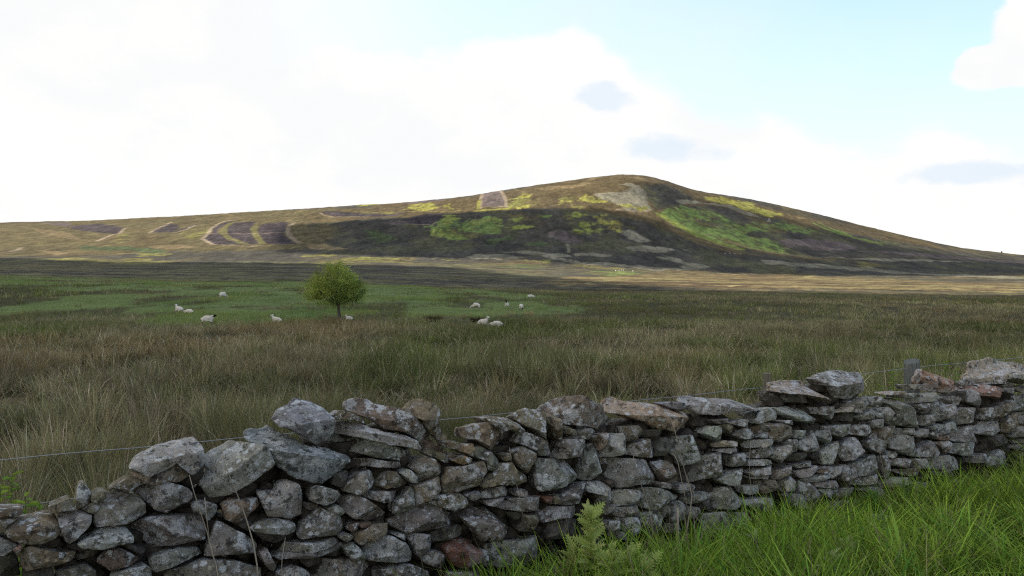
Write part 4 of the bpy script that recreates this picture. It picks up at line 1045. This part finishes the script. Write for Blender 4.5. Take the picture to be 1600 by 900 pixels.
verge_tufts(1700, 20, .12, .26, .0100, .10, ((.135, .265, .042), (.36, .50, .08)), .14)
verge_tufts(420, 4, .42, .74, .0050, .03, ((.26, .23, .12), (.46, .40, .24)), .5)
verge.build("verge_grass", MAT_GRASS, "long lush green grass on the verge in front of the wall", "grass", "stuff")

# ------------------------------------------------------------------ the small tree
bk, T, o = material("bark")
tco = T.n('ShaderNodeTexCoord').outputs['Object']; nb = T.noise(T.vm('MULTIPLY', tco, (1, 1, .3)), 14, 5, .65)
bs = T.n('ShaderNodeBsdfPrincipled'); bs.inputs['Roughness'].default_value = .95; T.put(bs.inputs['Base Color'], T.mix(T.step(.3, .7, nb), (.045, .038, .030, 1), (.13, .115, .09, 1)))
bp = T.n('ShaderNodeBump'); bp.inputs['Distance'].default_value = .02; T.put(bp.inputs['Height'], nb); T.put(bs.inputs['Normal'], bp.outputs[0]); T.t.links.new(bs.outputs[0], o.inputs[0])
TX, TY = -14.7, 67.9; TZ = float(land(np.array([TX]), np.array([TY]))[0]) - .05
tree = tag(empty("small_tree", (TX, TY, TZ)), "small round yellow green tree standing alone in the pasture", "tree")
g = np.random.default_rng(5); random.seed(5)
bm = bmesh.new()
tube(bm, [(.03, 0, -.1), (.0, 0, .25), (-.05, 0, .7), (-.10, .02, 1.15), (-.16, .0, 1.6)], [.22, .16, .135, .125, .11], 9)
CC = np.array((-.34, 0, 2.72)); CR = np.array((2.42, 2.2, 1.92)); tips = []
for k in range(15):
    a = k * 2.4 + g.uniform(-.3, .3); el = g.uniform(.1, 1.35); e = CC + CR * .72 * np.array((math.cos(a) * math.cos(el), math.sin(a) * math.cos(el), math.sin(el) * 1.0 - .28))
    s0 = np.array((-.08 - .03 * g.uniform(), 0, g.uniform(.95, 1.65))); mid = s0 * .5 + e * .5 + g.normal(0, .12, 3) + np.array((0, 0, -.12))
    tube(bm, [s0, s0 * .7 + mid * .3 + np.array((0, 0, .05)), mid, e], [.075, .06, .042, .014], 6)
    for q in range(4):
        e2 = e + g.normal(0, .55, 3); b0 = mid + (e - mid) * g.uniform(.1, .8); tube(bm, [b0, (b0 + e2) / 2 + g.normal(0, .06, 3), e2], [.024, .016, .007], 4); tips.append(e2)
bm_ob("trunk", bm, bk, tree)
NC = 210; cen = []
while len(cen) < NC:
    v = g.uniform(-1, 1, 3); rr = np.linalg.norm(v)
    if rr > 1 or rr < .25: continue
    lim = 1.0 + .42 * (float(fbm(np.array([v[0] / rr * 1.7 + 3]), np.array([v[2] / rr * 1.7 + v[1] / rr]), 401, 3)[0]) * 2)
    if v[2] > .4: lim -= .25 * abs(v[0] + .05)              # a narrower, pointed top
    if v[2] < -.68 + .20 * abs(v[0]): continue
    if float(fbm(np.array([v[0] * 2.1]), np.array([v[2] * 2.1 + v[1] * 1.3]), 407, 3)[0]) < -.12: continue
    cen.append(CC + CR * v * lim)
cen = np.array(cen + [CC + CR * np.array(q) for q in ((.12, .1, 1.12), (.05, 0, 1.02), (-.25, .1, .95), (.3, -.1, .93), (-.9, 0, .32), (.98, 0, -.1), (-.98, 0, -.3))]); NC = len(cen)
per = 82; i = np.repeat(np.arange(NC), per); n = len(i)
P = cen[i] + g.normal(0, 1, (n, 3)) * np.array((.25, .25, .20)) * g.uniform(.6, 1.35, (NC, 1))[i]; a1 = g.normal(0, 1, (n, 3)); a1 /= np.linalg.norm(a1, axis=1)[:, None]; a2 = np.cross(a1, g.normal(0, 1, (n, 3))); a2 /= np.linalg.norm(a2, axis=1)[:, None]
L = g.uniform(.045, .085, n)[:, None]; V = np.stack([P - a1 * L, P + a2 * L * .55, P + a1 * L, P - a2 * L * .55], 1).reshape(-1, 3)
yl = np.clip(.5 - .30 * (cen[:, 0] - CC[0]) / CR[0] + .35 * (cen[:, 2] - CC[2]) / CR[2], 0, 1)[:, None][i]  # leaf colour painted brighter and yellower towards the sunlit left and top
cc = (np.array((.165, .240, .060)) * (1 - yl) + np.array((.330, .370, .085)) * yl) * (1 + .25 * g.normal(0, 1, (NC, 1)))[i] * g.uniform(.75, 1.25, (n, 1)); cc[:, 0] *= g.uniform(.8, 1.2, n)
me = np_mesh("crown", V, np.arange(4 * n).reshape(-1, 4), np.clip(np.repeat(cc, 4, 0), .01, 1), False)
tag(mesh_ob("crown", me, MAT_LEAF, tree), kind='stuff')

# ------------------------------------------------------------------ sheep
wo, T, o = material("fleece")
at = T.n('ShaderNodeAttribute', attribute_name='Col'); tco = T.n('ShaderNodeTexCoord').outputs['Object']; nf = T.noise(tco, 26, 4, .65)
bs = T.n('ShaderNodeBsdfPrincipled'); bs.inputs['Roughness'].default_value = 1; bs.inputs['Specular IOR Level'].default_value = 0
fw = T.n('ShaderNodeCombineXYZ'); f_ = T.step(.25, .75, nf, .78, 1.12, False)
for k in range(3): T.put(fw.inputs[k], f_)
T.put(bs.inputs['Base Color'], T.vm('MULTIPLY', at.outputs['Color'], fw.outputs[0]))
bp = T.n('ShaderNodeBump'); bp.inputs['Distance'].default_value = .03; T.put(bp.inputs['Height'], nf); T.put(bs.inputs['Normal'], bp.outputs[0]); T.t.links.new(bs.outputs[0], o.inputs[0])
def skin_mesh(name, nodes, edges, root, colour, rough=.012):
    """nodes {key: (x, y, z, radius x, radius y)}: one continuous body grown over a skeleton"""
    keys = list(nodes); me = bpy.data.meshes.new("skeleton")
    me.from_pydata([nodes[k][:3] for k in keys], [(keys.index(a), keys.index(b)) for a, b in edges], [])
    ob = bpy.data.objects.new("skeleton", me); COL.objects.link(ob)
    md = ob.modifiers.new("skin", 'SKIN'); md.use_smooth_shade = True
    sv = me.skin_vertices[0].data
    for i, k in enumerate(keys): sv[i].radius = (nodes[k][3], nodes[k][4] if len(nodes[k]) > 4 else nodes[k][3]); sv[i].use_root = (k == root)
    sd = ob.modifiers.new("sub", 'SUBSURF'); sd.levels = 2; sd.render_levels = 2
    bpy.context.view_layer.update()
    res = bpy.data.meshes.new_from_object(ob.evaluated_get(bpy.context.evaluated_depsgraph_get()))
    bpy.data.objects.remove(ob); bpy.data.meshes.remove(me)
    res.name = name; n = len(res.vertices); v = np.empty(n * 3); res.vertices.foreach_get('co', v); v = v.reshape(-1, 3)
    nn = np.empty(n * 3); res.vertices.foreach_get('normal', nn); nn = nn.reshape(-1, 3)
    c = np.array([colour(*q) for q in v]); woolly = (c[:, 0] > .4)[:, None]
    v = v + nn * rough * 2 * fbm(v[:, 0] * 14 + v[:, 1] * 9, v[:, 2] * 14, 77, 3)[:, None] * woolly
    res.vertices.foreach_set('co', v.ravel())
    ca = res.color_attributes.new('Col', 'FLOAT_COLOR', 'POINT'); q = np.ones((n, 4)); q[:, :3] = c; ca.data.foreach_set('color', q.ravel())
    for p_ in res.polygons: p_.use_smooth = True
    res.materials.clear(); res.materials.append(wo); return res
BODY = [('tail', 'rump'), ('rump', 'back'), ('back', 'chest'), ('chest', 'neck'), ('neck', 'head'), ('head', 'muzzle'), ('head', 'ear_a'), ('head', 'ear_b'),
        ('rump', 'ha'), ('ha', 'hka'), ('hka', 'hfa'), ('rump', 'hb'), ('hb', 'hkb'), ('hkb', 'hfb'), ('chest', 'fa'), ('fa', 'fka'), ('fka', 'ffa'), ('chest', 'fb'), ('fb', 'fkb'), ('fkb', 'ffb')]
WOOL, FACE_W, FACE_B = (.66, .61, .53), (.66, .62, .56), (.022, .020, .018)
def sheep_mesh(pose, black):
    N = dict(tail=(-.64, 0, .60, .045), rump=(-.42, 0, .66, .20, .21), back=(0, 0, .66, .25, .25), chest=(.34, 0, .65, .19, .21), neck=(.52, 0, .82, .10), head=(.62, 0, .95, .075, .08), muzzle=(.80, 0, .86, .05, .055), ear_a=(.60, .19, .97, .025), ear_b=(.60, -.19, .97, .025))
    for s, k in ((1, 'a'), (-1, 'b')):
        N['h' + k] = (-.42, s * .13, .44, .085); N['hk' + k] = (-.50, s * .13, .26, .042); N['hf' + k] = (-.45, s * .13, .02, .035)
        N['f' + k] = (.34, s * .11, .42, .07); N['fk' + k] = (.36, s * .11, .22, .036); N['ff' + k] = (.35, s * .11, .02, .034)
    hx, hz = (.55, .80)
    if pose == 'graze':
        N['neck'] = (.55, 0, .50, .10); N['head'] = (.68, 0, .28, .075); N['muzzle'] = (.80, 0, .12, .05); N['ear_a'] = (.62, .17, .34, .025); N['ear_b'] = (.62, -.17, .34, .025)
    if pose == 'lie': N['neck'] = (.47, 0, .92, .10); N['head'] = (.53, 0, 1.10, .078, .08); N['muzzle'] = (.71, 0, 1.03, .05, .055); N['ear_a'] = (.50, .19, 1.14, .025); N['ear_b'] = (.50, -.19, 1.14, .025)
    if pose in ('lie', 'rest'):
        for k in list(N): x, y, z, *rd = N[k]; N[k] = (x, y, z - .34) + tuple(rd)
        for s, k in ((1, 'a'), (-1, 'b')):
            N['h' + k] = (-.36, s * .20, .16, .10); N['hk' + k] = (-.12, s * .26, .06, .05); N['hf' + k] = (-.36, s * .27, .03, .035)
            N['f' + k] = (.38, s * .13, .14, .07); N['fk' + k] = (.52, s * .14, .05, .04); N['ff' + k] = (.34, s * .17, .03, .034)
        if pose == 'rest': N['neck'] = (.54, 0, .30, .10); N['head'] = (.68, .04, .26, .075); N['muzzle'] = (.84, .06, .14, .05); N['ear_a'] = (.64, .20, .30, .025); N['ear_b'] = (.64, -.14, .30, .025)
    H = np.array(N['head'][:3]); Mz = np.array(N['muzzle'][:3]); A = H - (Mz - H) * .55
    legz = .30 if pose not in ('lie', 'rest') else .07
    face = FACE_B if black else FACE_W
    def colour(x, y, z):
        p = np.array((x, y, z)); d = Mz - A; t = np.dot(p - A, d) / np.dot(d, d)
        if (t > .12 and np.linalg.norm(p - A - np.clip(t, 0, 1.3) * d) < .24 and x > .42): return face
        if z < legz: return (.30, .27, .22) if not black else (.07, .06, .055)
        return WOOL
    return skin_mesh("sheep", N, BODY, 'back', colour)
POSES = {}
def sheep(px, x, y, rz, pose, black, label, scale=1.0, group="sheep grazing and lying in the field"):
    key = (pose, black)
    if key not in POSES: POSES[key] = sheep_mesh(pose, black)
    o = bpy.data.objects.new("sheep", POSES[key]); COL.objects.link(o)
    o.location = (x, y, float(land(np.array([x]), np.array([y]))[0]) + px); o.rotation_euler = (0, 0, math.radians(rz)); o.scale = (scale * .86,) * 3
    tag(o, label, "sheep", group)
sheep(.04, -23.8, 62.3, 6, 'stand', True, "stocky sheep with black face standing in front of the pasture edge")
sheep(.05, -19.0, 64.3, 158, 'lie', False, "white sheep lying with raised head in the gap left of the tree")
sheep(.16, -13.5, 66.0, 215, 'lie', False, "small lamb lying at the foot of the tree", .62)
sheep(.10, -32.1, 76.8, 150, 'lie', False, "white sheep lying with raised head beside the far left bushes of rush")
sheep(.03, -30.5, 75.2, 175, 'rest', False, "low white sheep lying flat just behind another one, far from the tree", .85)
sheep(.25, -34.4, 94.8, 60, 'graze', False, "sheep seen from behind by tall dark rushes high up left of the tree", 1.05)
sheep(.10, -3.9, 85.6, 172, 'graze', False, "sheep standing side on alone in green grass right of the tree", .95)
sheep(.25, -.6, 90.8, 262, 'lie', True, "white sheep facing the camera with dark face in the grass", .95)
sheep(.08, 1.0, 85.3, 75, 'graze', True, "grey looking grazing sheep turned away at the right end of the green", .9)
sheep(.18, 2.8, 119.2, 10, 'rest', False, "farthest of the field sheep, a white back by the brown rushes", 1.0)
sheep(.18, -2.2, 60.6, -35, 'lie', False, "white sheep with pricked ears lying in brown rushes, head towards camera", 1.0)
sheep(.15, -1.15, 59.3, 175, 'rest', False, "round backed sheep lying half hidden in rushes in front of its neighbour", .95)
for x, px in ((962, 424.4), (967.5, 423.8), (971, 423.6), (974.5, 423.4), (989, 424.8)):
    t = (x - 800) / 1244; Y_ = np.geomspace(300, 1200, 4000); k = int(np.argmax(450 - (land(t * Y_, Y_) - CAM_H) / Y_ * 1244 <= px + .8))
    sheep(.3, float(t * Y_[k]), float(Y_[k]), 20 + x * 7 % 90, 'stand', False, "tiny white sheep on the bright green strip below the hill", 1.5, "tiny far sheep on the green strip")
for x, px in ((1133, 396.6), (1140, 396.2), (1148, 396.6), (1157, 397.4)):
    t = (x - 800) / 1244; Y_ = np.geomspace(300, 1600, 4000); k = int(np.argmax(450 - (land(t * Y_, Y_) - CAM_H) / Y_ * 1244 <= px + .8))
    sheep(.4, float(t * Y_[k]), float(Y_[k]), x * 7 % 90, 'stand', False, "tiny white sheep at the dark foot of the hill", 1.7, "tiny far sheep at the foot of the hill")

# ------------------------------------------------------------------ stones on the hill
def rock(name, x, y, parts, colr, label, cat):
    bm = bmesh.new(); q = random.Random(3)
    for (dx, dy, dz, sx_, sy_, sz_) in parts:
        rs = bmesh.ops.create_icosphere(bm, subdivisions=2, radius=1)['verts']
        for v in rs:
            f = 1 + .35 * float(fbm(np.array([v.co.x * 1.7 + dx]), np.array([v.co.z * 1.7 + v.co.y]), 61, 3)[0]) * 2
            v.co = Vector((v.co.x * sx_ * f + dx, v.co.y * sy_ * f + dy, v.co.z * sz_ * f + dz))
    o = bm_ob(name, bm, sm, None, False); o.location = (x, y, float(land(np.array([x]), np.array([y]))[0])); o.color = colr
    tag(o, label, cat)
rock("rock_outcrop", 474, 1468, [(0, 0, 3, 2.0, 2.0, 5), (1.5, 1, .5, 2.5, 2, 1.8), (-2, 0, .5, 2, 2, 1.5)], (.34, .32, .28, 1), "pale upright rock standing out on the green right flank", "rock")
rock("cairn", 1178, 1915, [(0, 0, .8, 2.4, 2.4, 2.0), (0, 0, 2.6, 1.7, 1.7, 1.8), (0, 0, 4.2, 1.1, 1.1, 1.5)], (.08, .08, .085, 1), "small dark cairn on the skyline far right", "cairn")
bpy.data.objects['cairn'].location = (.6147 * 2000, 2000, float(land(np.array([.6147 * 2000]), np.array([2000.]))[0]) + .5)

# ------------------------------------------------------------------ dead stalks in front of the wall
dm, T, o = material("dry_stem")
tco = T.n('ShaderNodeTexCoord').outputs['Object']; nb = T.noise(tco, 30, 4, .6)
bs = T.n('ShaderNodeBsdfPrincipled'); bs.inputs['Roughness'].default_value = .9; T.put(bs.inputs['Base Color'], T.mix(nb, (.20, .165, .12, 1), (.34, .30, .235, 1))); T.t.links.new(bs.outputs[0], o.inputs[0])
def at_wall(px, py, d):
    """point d metres in front of the wall face"""
    t = (px - 800) / 1244; b = WALL_B - d * math.hypot(1, WALL_K); y = b / (1 - WALL_K * t); return Vector((t * y, y, CAM_H - (py - 450) / 1244 * y))
STALKS = [
 ("tall dry stalk bending across the leaning pale slab", .18, .0062, [(346, 696), (352, 726), (366, 762), (374, 780), (386, 814), (396, 848), (402, 884), (404, 940)], []),
 ("dry stalk pair crossing the big grey block at lower left", .20, .0052, [(296, 742), (303, 768), (312, 796), (324, 832), (331, 862), (338, 884), (346, 940)], [[(320, 777), (322, 800), (327, 840)], [(340, 905), (334, 870), (329, 850)]]),
 ("short thin dry stem before the flat ledge stones", .15, .0040, [(446, 840), (441, 872), (438, 930)], []),
 ("forked tall dry stalk rising to the long capping slab", .22, .0066, [(1048, 654), (1054, 672), (1061, 700), (1069, 734), (1078, 762), (1081, 774), (1078, 800), (1070, 846), (1066, 876)], [[(1081, 774), (1083, 766), (1084, 771)], [(1052, 708), (1059, 722), (1066, 756), (1076, 803)], [(1076, 806), (1072, 830), (1073, 850)]]),
 ("dry stem slanting over the big pale block in the middle", .18, .0044, [(989, 711), (993, 726), (997, 742), (1004, 764), (1011, 784), (1017, 806), (1021, 850)], []),
 ("thick pale snapped stem with a cut top", .42, .0110, [(1058.5, 793), (1059, 820), (1059.5, 850), (1062, 892)], []),
 ("very thin upright stem before the stacked thin stones", .16, .0042, [(1172.5, 690), (1171, 720), (1171, 745), (1176, 778), (1182, 806), (1190, 850)], []),
 ("thin dry stem over the right part of the wall", .14, .0046, [(1371, 688), (1375, 710), (1380, 734), (1384, 752), (1386, 790)], []),
 ("fallen dry stem sloping down into the verge grass", .30, .0056, [(1086, 806), (1096, 818), (1108, 832), (1116, 848), (1122, 864)], [[(1096, 818), (1101, 824), (1106, 822)]]),
 ("dark dry stem standing beside the snapped pale one", .34, .0056, [(1084, 808), (1086, 836), (1089, 862), (1091, 896)], []),
 ("curved dry stem leaning on the lower pale stones", .22, .0044, [(1122, 763), (1129, 780), (1138, 801), (1150, 824), (1160, 850)], []),
 ("short dry twig standing up before the broken wedge stones", .10, .0040, [(796, 699), (797, 708), (798.5, 721)], []),
 ("thin dry stem hanging over the dark hole", .12, .0036, [(807, 757), (810, 768), (814, 790), (818, 812)], []),
]
for lab, d, rad, pts, br in STALKS:
    w = [at_wall(px, py, d + .05 * math.sin(k * 1.3)) for k, (px, py) in enumerate(pts)]; base = w[-1]
    root = tag(empty("dry_stalk", base), lab, "dead stalk", "dry stalks before the wall")
    bm = bmesh.new(); tube(bm, [p - base for p in w], [rad * (.45 + .55 * k / (len(w) - 1)) if rad < .01 else rad for k in range(len(w))], 6); bm_ob("stem", bm, dm, root)
    for b in br:
        bm = bmesh.new(); q = [at_wall(px, py, d + .02 * k) - base for k, (px, py) in enumerate(b)]; tube(bm, q, rad * .6, 5); bm_ob("twig", bm, dm, root)

# ------------------------------------------------------------------ leafy plants
def set_cols(me, c):
    n = len(me.vertices); ca = me.color_attributes.new('Col', 'FLOAT_COLOR', 'POINT'); q = np.ones((n, 4)); q[:, :3] = c; ca.data.foreach_set('color', q.ravel())
def lobed_leaf(L, W, lobes, col, droop=.25, spiky=.5):
    """a toothed leaf along +x, bent down, folded along its rib"""
    bm_v = []; F = []; n = lobes * 2; C = []
    for k in range(n + 1):
        u = k / n; w = W * (math.sin(math.pi * min(u * .92 + .08, 1)) ** .8) * (1 if k % 2 == 0 else 1 - spiky); x = L * u; z = L * (.35 * u - droop * 2 * u * u)
        fw = .06 * L if k % 2 == 0 else -.02 * L
        bm_v += [(x, 0, z - .012), (x + fw, w, z + .25 * w), (x + fw, -w, z + .25 * w)]
        C += [np.array(col) * .9, np.array(col) * 1.15, np.array(col) * 1.15]
    for k in range(n):
        a, b = 3 * k, 3 * k + 3; F += [(a, b, b + 1, a + 1), (a, a + 2, b + 2, b)]
    me = np_mesh("leaf", np.array(bm_v), np.array(F), np.array(C)); me.materials.append(MAT_LEAF); return me
def plant(name, label, cat, foot, h, n, meshes, spread, rz0, lean=(0, 0), stem_r=.006, stem_col=(.10, .15, .04), tilt=(.9, .2), scale=(1, .5), single=True, g=None, jitter=.12):
    g = g or np.random.default_rng(int(abs(foot[0] * 977 + foot[1] * 131)) + 3)
    root = tag(empty(name, foot), label, cat)
    bm = bmesh.new(); pts = [Vector((lean[0] * u * u * h, lean[1] * u * u * h, h * u)) for u in (-.12, .25, .5, .75, 1)]; tube(bm, pts, [stem_r, stem_r, stem_r * .8, stem_r * .6, stem_r * .3], 6)
    so = bm_ob("stem", bm, MAT_LEAF, root); set_cols(so.data, stem_col)
    VV, FF, CCs, b0 = [], [], [], 0
    for k in range(n):
        u = .04 + .96 * (k / max(n - 1, 1)); az = rz0 + k * 2.399 + g.uniform(-.3, .3); sc = (scale[0] + (scale[1] - scale[0]) * u) * g.uniform(.8, 1.15); up = tilt[0] * (1 - u) * -.3 + tilt[1] + u * tilt[0]
        M = Matrix.Translation((lean[0] * u * u * h, lean[1] * u * u * h, h * u)) @ Matrix.Rotation(az, 4, 'Z') @ Matrix.Rotation(-up + .2 + g.normal(0, jitter), 4, 'Y') @ Matrix.Rotation(g.normal(0, jitter * 1.5), 4, 'X') @ Matrix.Scale(sc, 4)
        me = meshes[k % len(meshes)]
        if single:
            lo = bpy.data.objects.new("leaf", me); link(lo, root); lo.matrix_local = M
        else:
            v = np.array([M @ q.co for q in me.vertices]); VV.append(v); FF.append(np.array([p.vertices[:] for p in me.polygons]) + b0); b0 += len(v)
            c = np.empty(len(v) * 4); me.color_attributes['Col'].data.foreach_get('color', c); CCs.append(c.reshape(-1, 4)[:, :3] * g.uniform(.8, 1.2))
    if not single: tag(mesh_ob("foliage", np_mesh("foliage", np.concatenate(VV), np.concatenate(FF), np.concatenate(CCs)), MAT_LEAF, root), kind='stuff')
    return root
def verge_foot(px, py_ground, d):
    p = at_wall(px, 700, d); return Vector((p.x, p.y, float(verge_z(np.array([p.x]), np.array([p.y]))[0])))
thl = [lobed_leaf(.30, .085, 8, (.40, .49, .15), .20, .74), lobed_leaf(.25, .075, 7, (.47, .55, .18), .16, .74), lobed_leaf(.19, .065, 6, (.56, .60, .22), .05, .72)]
f = verge_foot(929, 0, .55); f2 = at_wall(929, 785, .55)
th = plant("thistle", "spiny pale green thistle growing before the middle of the wall", "thistle", f, (f2.z - f.z) * .90, 84, thl, .2, .4, (-.06, .02), .011, (.22, .30, .10), (.85, .35), (.86, .55), jitter=.45)
for dx, dz, hh in ((-.18, 0, .42), (.30, -.1, .38), (.12, -.25, .45), (.42, -.2, .30)):
    q = Vector((f.x + dx, f.y + dz, float(verge_z(np.array([f.x + dx]), np.array([f.y + dz]))[0])))
    lab = {-.18: "low thistle tucked against the left side of the tall one", .30: "low thistle just right of the tall spiny one", .12: "thistle rosette directly in front of the tall spiny one", .42: "outermost low thistle by the dark hole in the wall"}[dx]
    plant("thistle", lab, "thistle", q, hh, 34, thl, .2, dx * 9, (0, 0), .007, (.13, .19, .07), (1.0, .25), (1.0, .6), jitter=.34)
wl = [lobed_leaf(.15, .016, 3, (.12, .24, .05), .25, .12), lobed_leaf(.13, .015, 3, (.15, .28, .065), .18, .12)]
f = verge_foot(1362, 0, .35); plant("willowherb", "tuft of narrow bright green leaves at the wall foot, right", "weed", f, at_wall(1362, 775, .35).z - f.z, 60, wl, .1, 0, (.02, 0), .006, (.10, .16, .04), (.9, .3), (1, .75), single=False)
f = verge_foot(1338, 0, .30); plant("willowherb", "shorter leafy stem just left of the bright narrow leaved tuft", "weed", f, at_wall(1338, 788, .3).z - f.z, 40, wl, .1, 2, (-.02, 0), .006, (.10, .16, .04), (.9, .3), (.9, .7), single=False)
fl = [lobed_leaf(.17, .040, 8, (.30, .37, .16), .30, .70), lobed_leaf(.13, .034, 7, (.35, .41, .20), .22, .68)]
for px, py, d, h, lab in ((1375, 828, 1.0, .34, "pale feathery weed low in the grass beneath the willowherb"), (1447, 850, 1.35, .34, "pale feathery weed amid the right verge grass"), (1322, 872, 1.4, .26, "pale feathery weed near the lower edge of the verge"), (1455, 878, 1.55, .22, "small feathery weed at the lower right of the verge"),
                          (1300, 890, 1.9, .22, "feathery weed in the lowest strip of verge grass"), (1178, 862, .8, .22, "feathery weed below the loose stones of the wall foot")):
    f = verge_foot(px, 0, d); top = at_wall(px, py - 18, d).z; plant("silverweed", lab, "weed", f, max(.12, top - f.z), 30, fl, .1, px, (.03, .02), .004, (.15, .19, .07), (1.1, .1), (.9, .7), single=False)
nl = [lobed_leaf(.10, .030, 5, (.15, .27, .045), .25, .25), lobed_leaf(.085, .026, 5, (.24, .34, .05), .2, .25)]
def behind(px, py, b):
    t = (px - 800) / 1244; y = b / (1 - WALL_K * t); return Vector((t * y, y, CAM_H - (py - 450) / 1244 * y))
for px, py, b, lab, n in ((12, 742, 8.6, "bright green nettle behind the wall at the left edge", 46), (34, 775, 8.3, "leafy nettle shoot nearest the low left part of the wall", 40), (-6, 760, 8.3, "nettle cut by the left edge of the picture", 40), (56, 786, 8.1, "small nettle sprig just above the fallen wall stones", 24),
                          (1372, 602, 9.0, "green nettle clump behind the wall between rock and post", 40), (1392, 582, 9.1, "taller nettle just left of the big post", 46), (1474, 566, 9.2, "green nettle behind the pink stone right of the post", 46), (1490, 578, 9.0, "lower nettle beside the pink pointed stone", 40)):
    top = behind(px, py, b); f = Vector((top.x, top.y, float(land(np.array([top.x]), np.array([top.y]))[0])))
    plant("nettle", lab, "nettle", f, top.z - f.z, n, nl, .1, px, (.03, 0), .005, (.10, .15, .04), (.5, .0), (1.25, .8), single=False)

# two dark tussocks standing out of the pasture, right of the tree
for x, y, n, lab in ((-6.6, 67.2, 700, "dark brown rush tussock standing alone in the pasture right of the tree"), (-2.9, 66.5, 420, "smaller dark tussock just behind the two sheep lying in the rushes")):
    z = float(land(np.array([x]), np.array([y]))[0]); b = Blades(); q = np.random.default_rng(n); aa = q.uniform(0, 6.283, n); rr = .62 * (n / 700) ** .5 * np.sqrt(q.uniform(0, 1, n))
    cc_ = np.array((.085, .072, .036)) * q.uniform(.5, 1.4, (n, 1))
    b.add(np.stack([rr * np.cos(aa), .7 * rr * np.sin(aa), 0 * rr - .05], 1), q.uniform(.35, .75, n), .024 * q.uniform(.6, 1.3, n), aa, .15 + .5 * rr, q.uniform(0, .5, n), cc_ * .6, cc_, 2)
    o = b.build("rush_tussock", MAT_RUSH, lab, "rush"); o.location = (x, y, z)
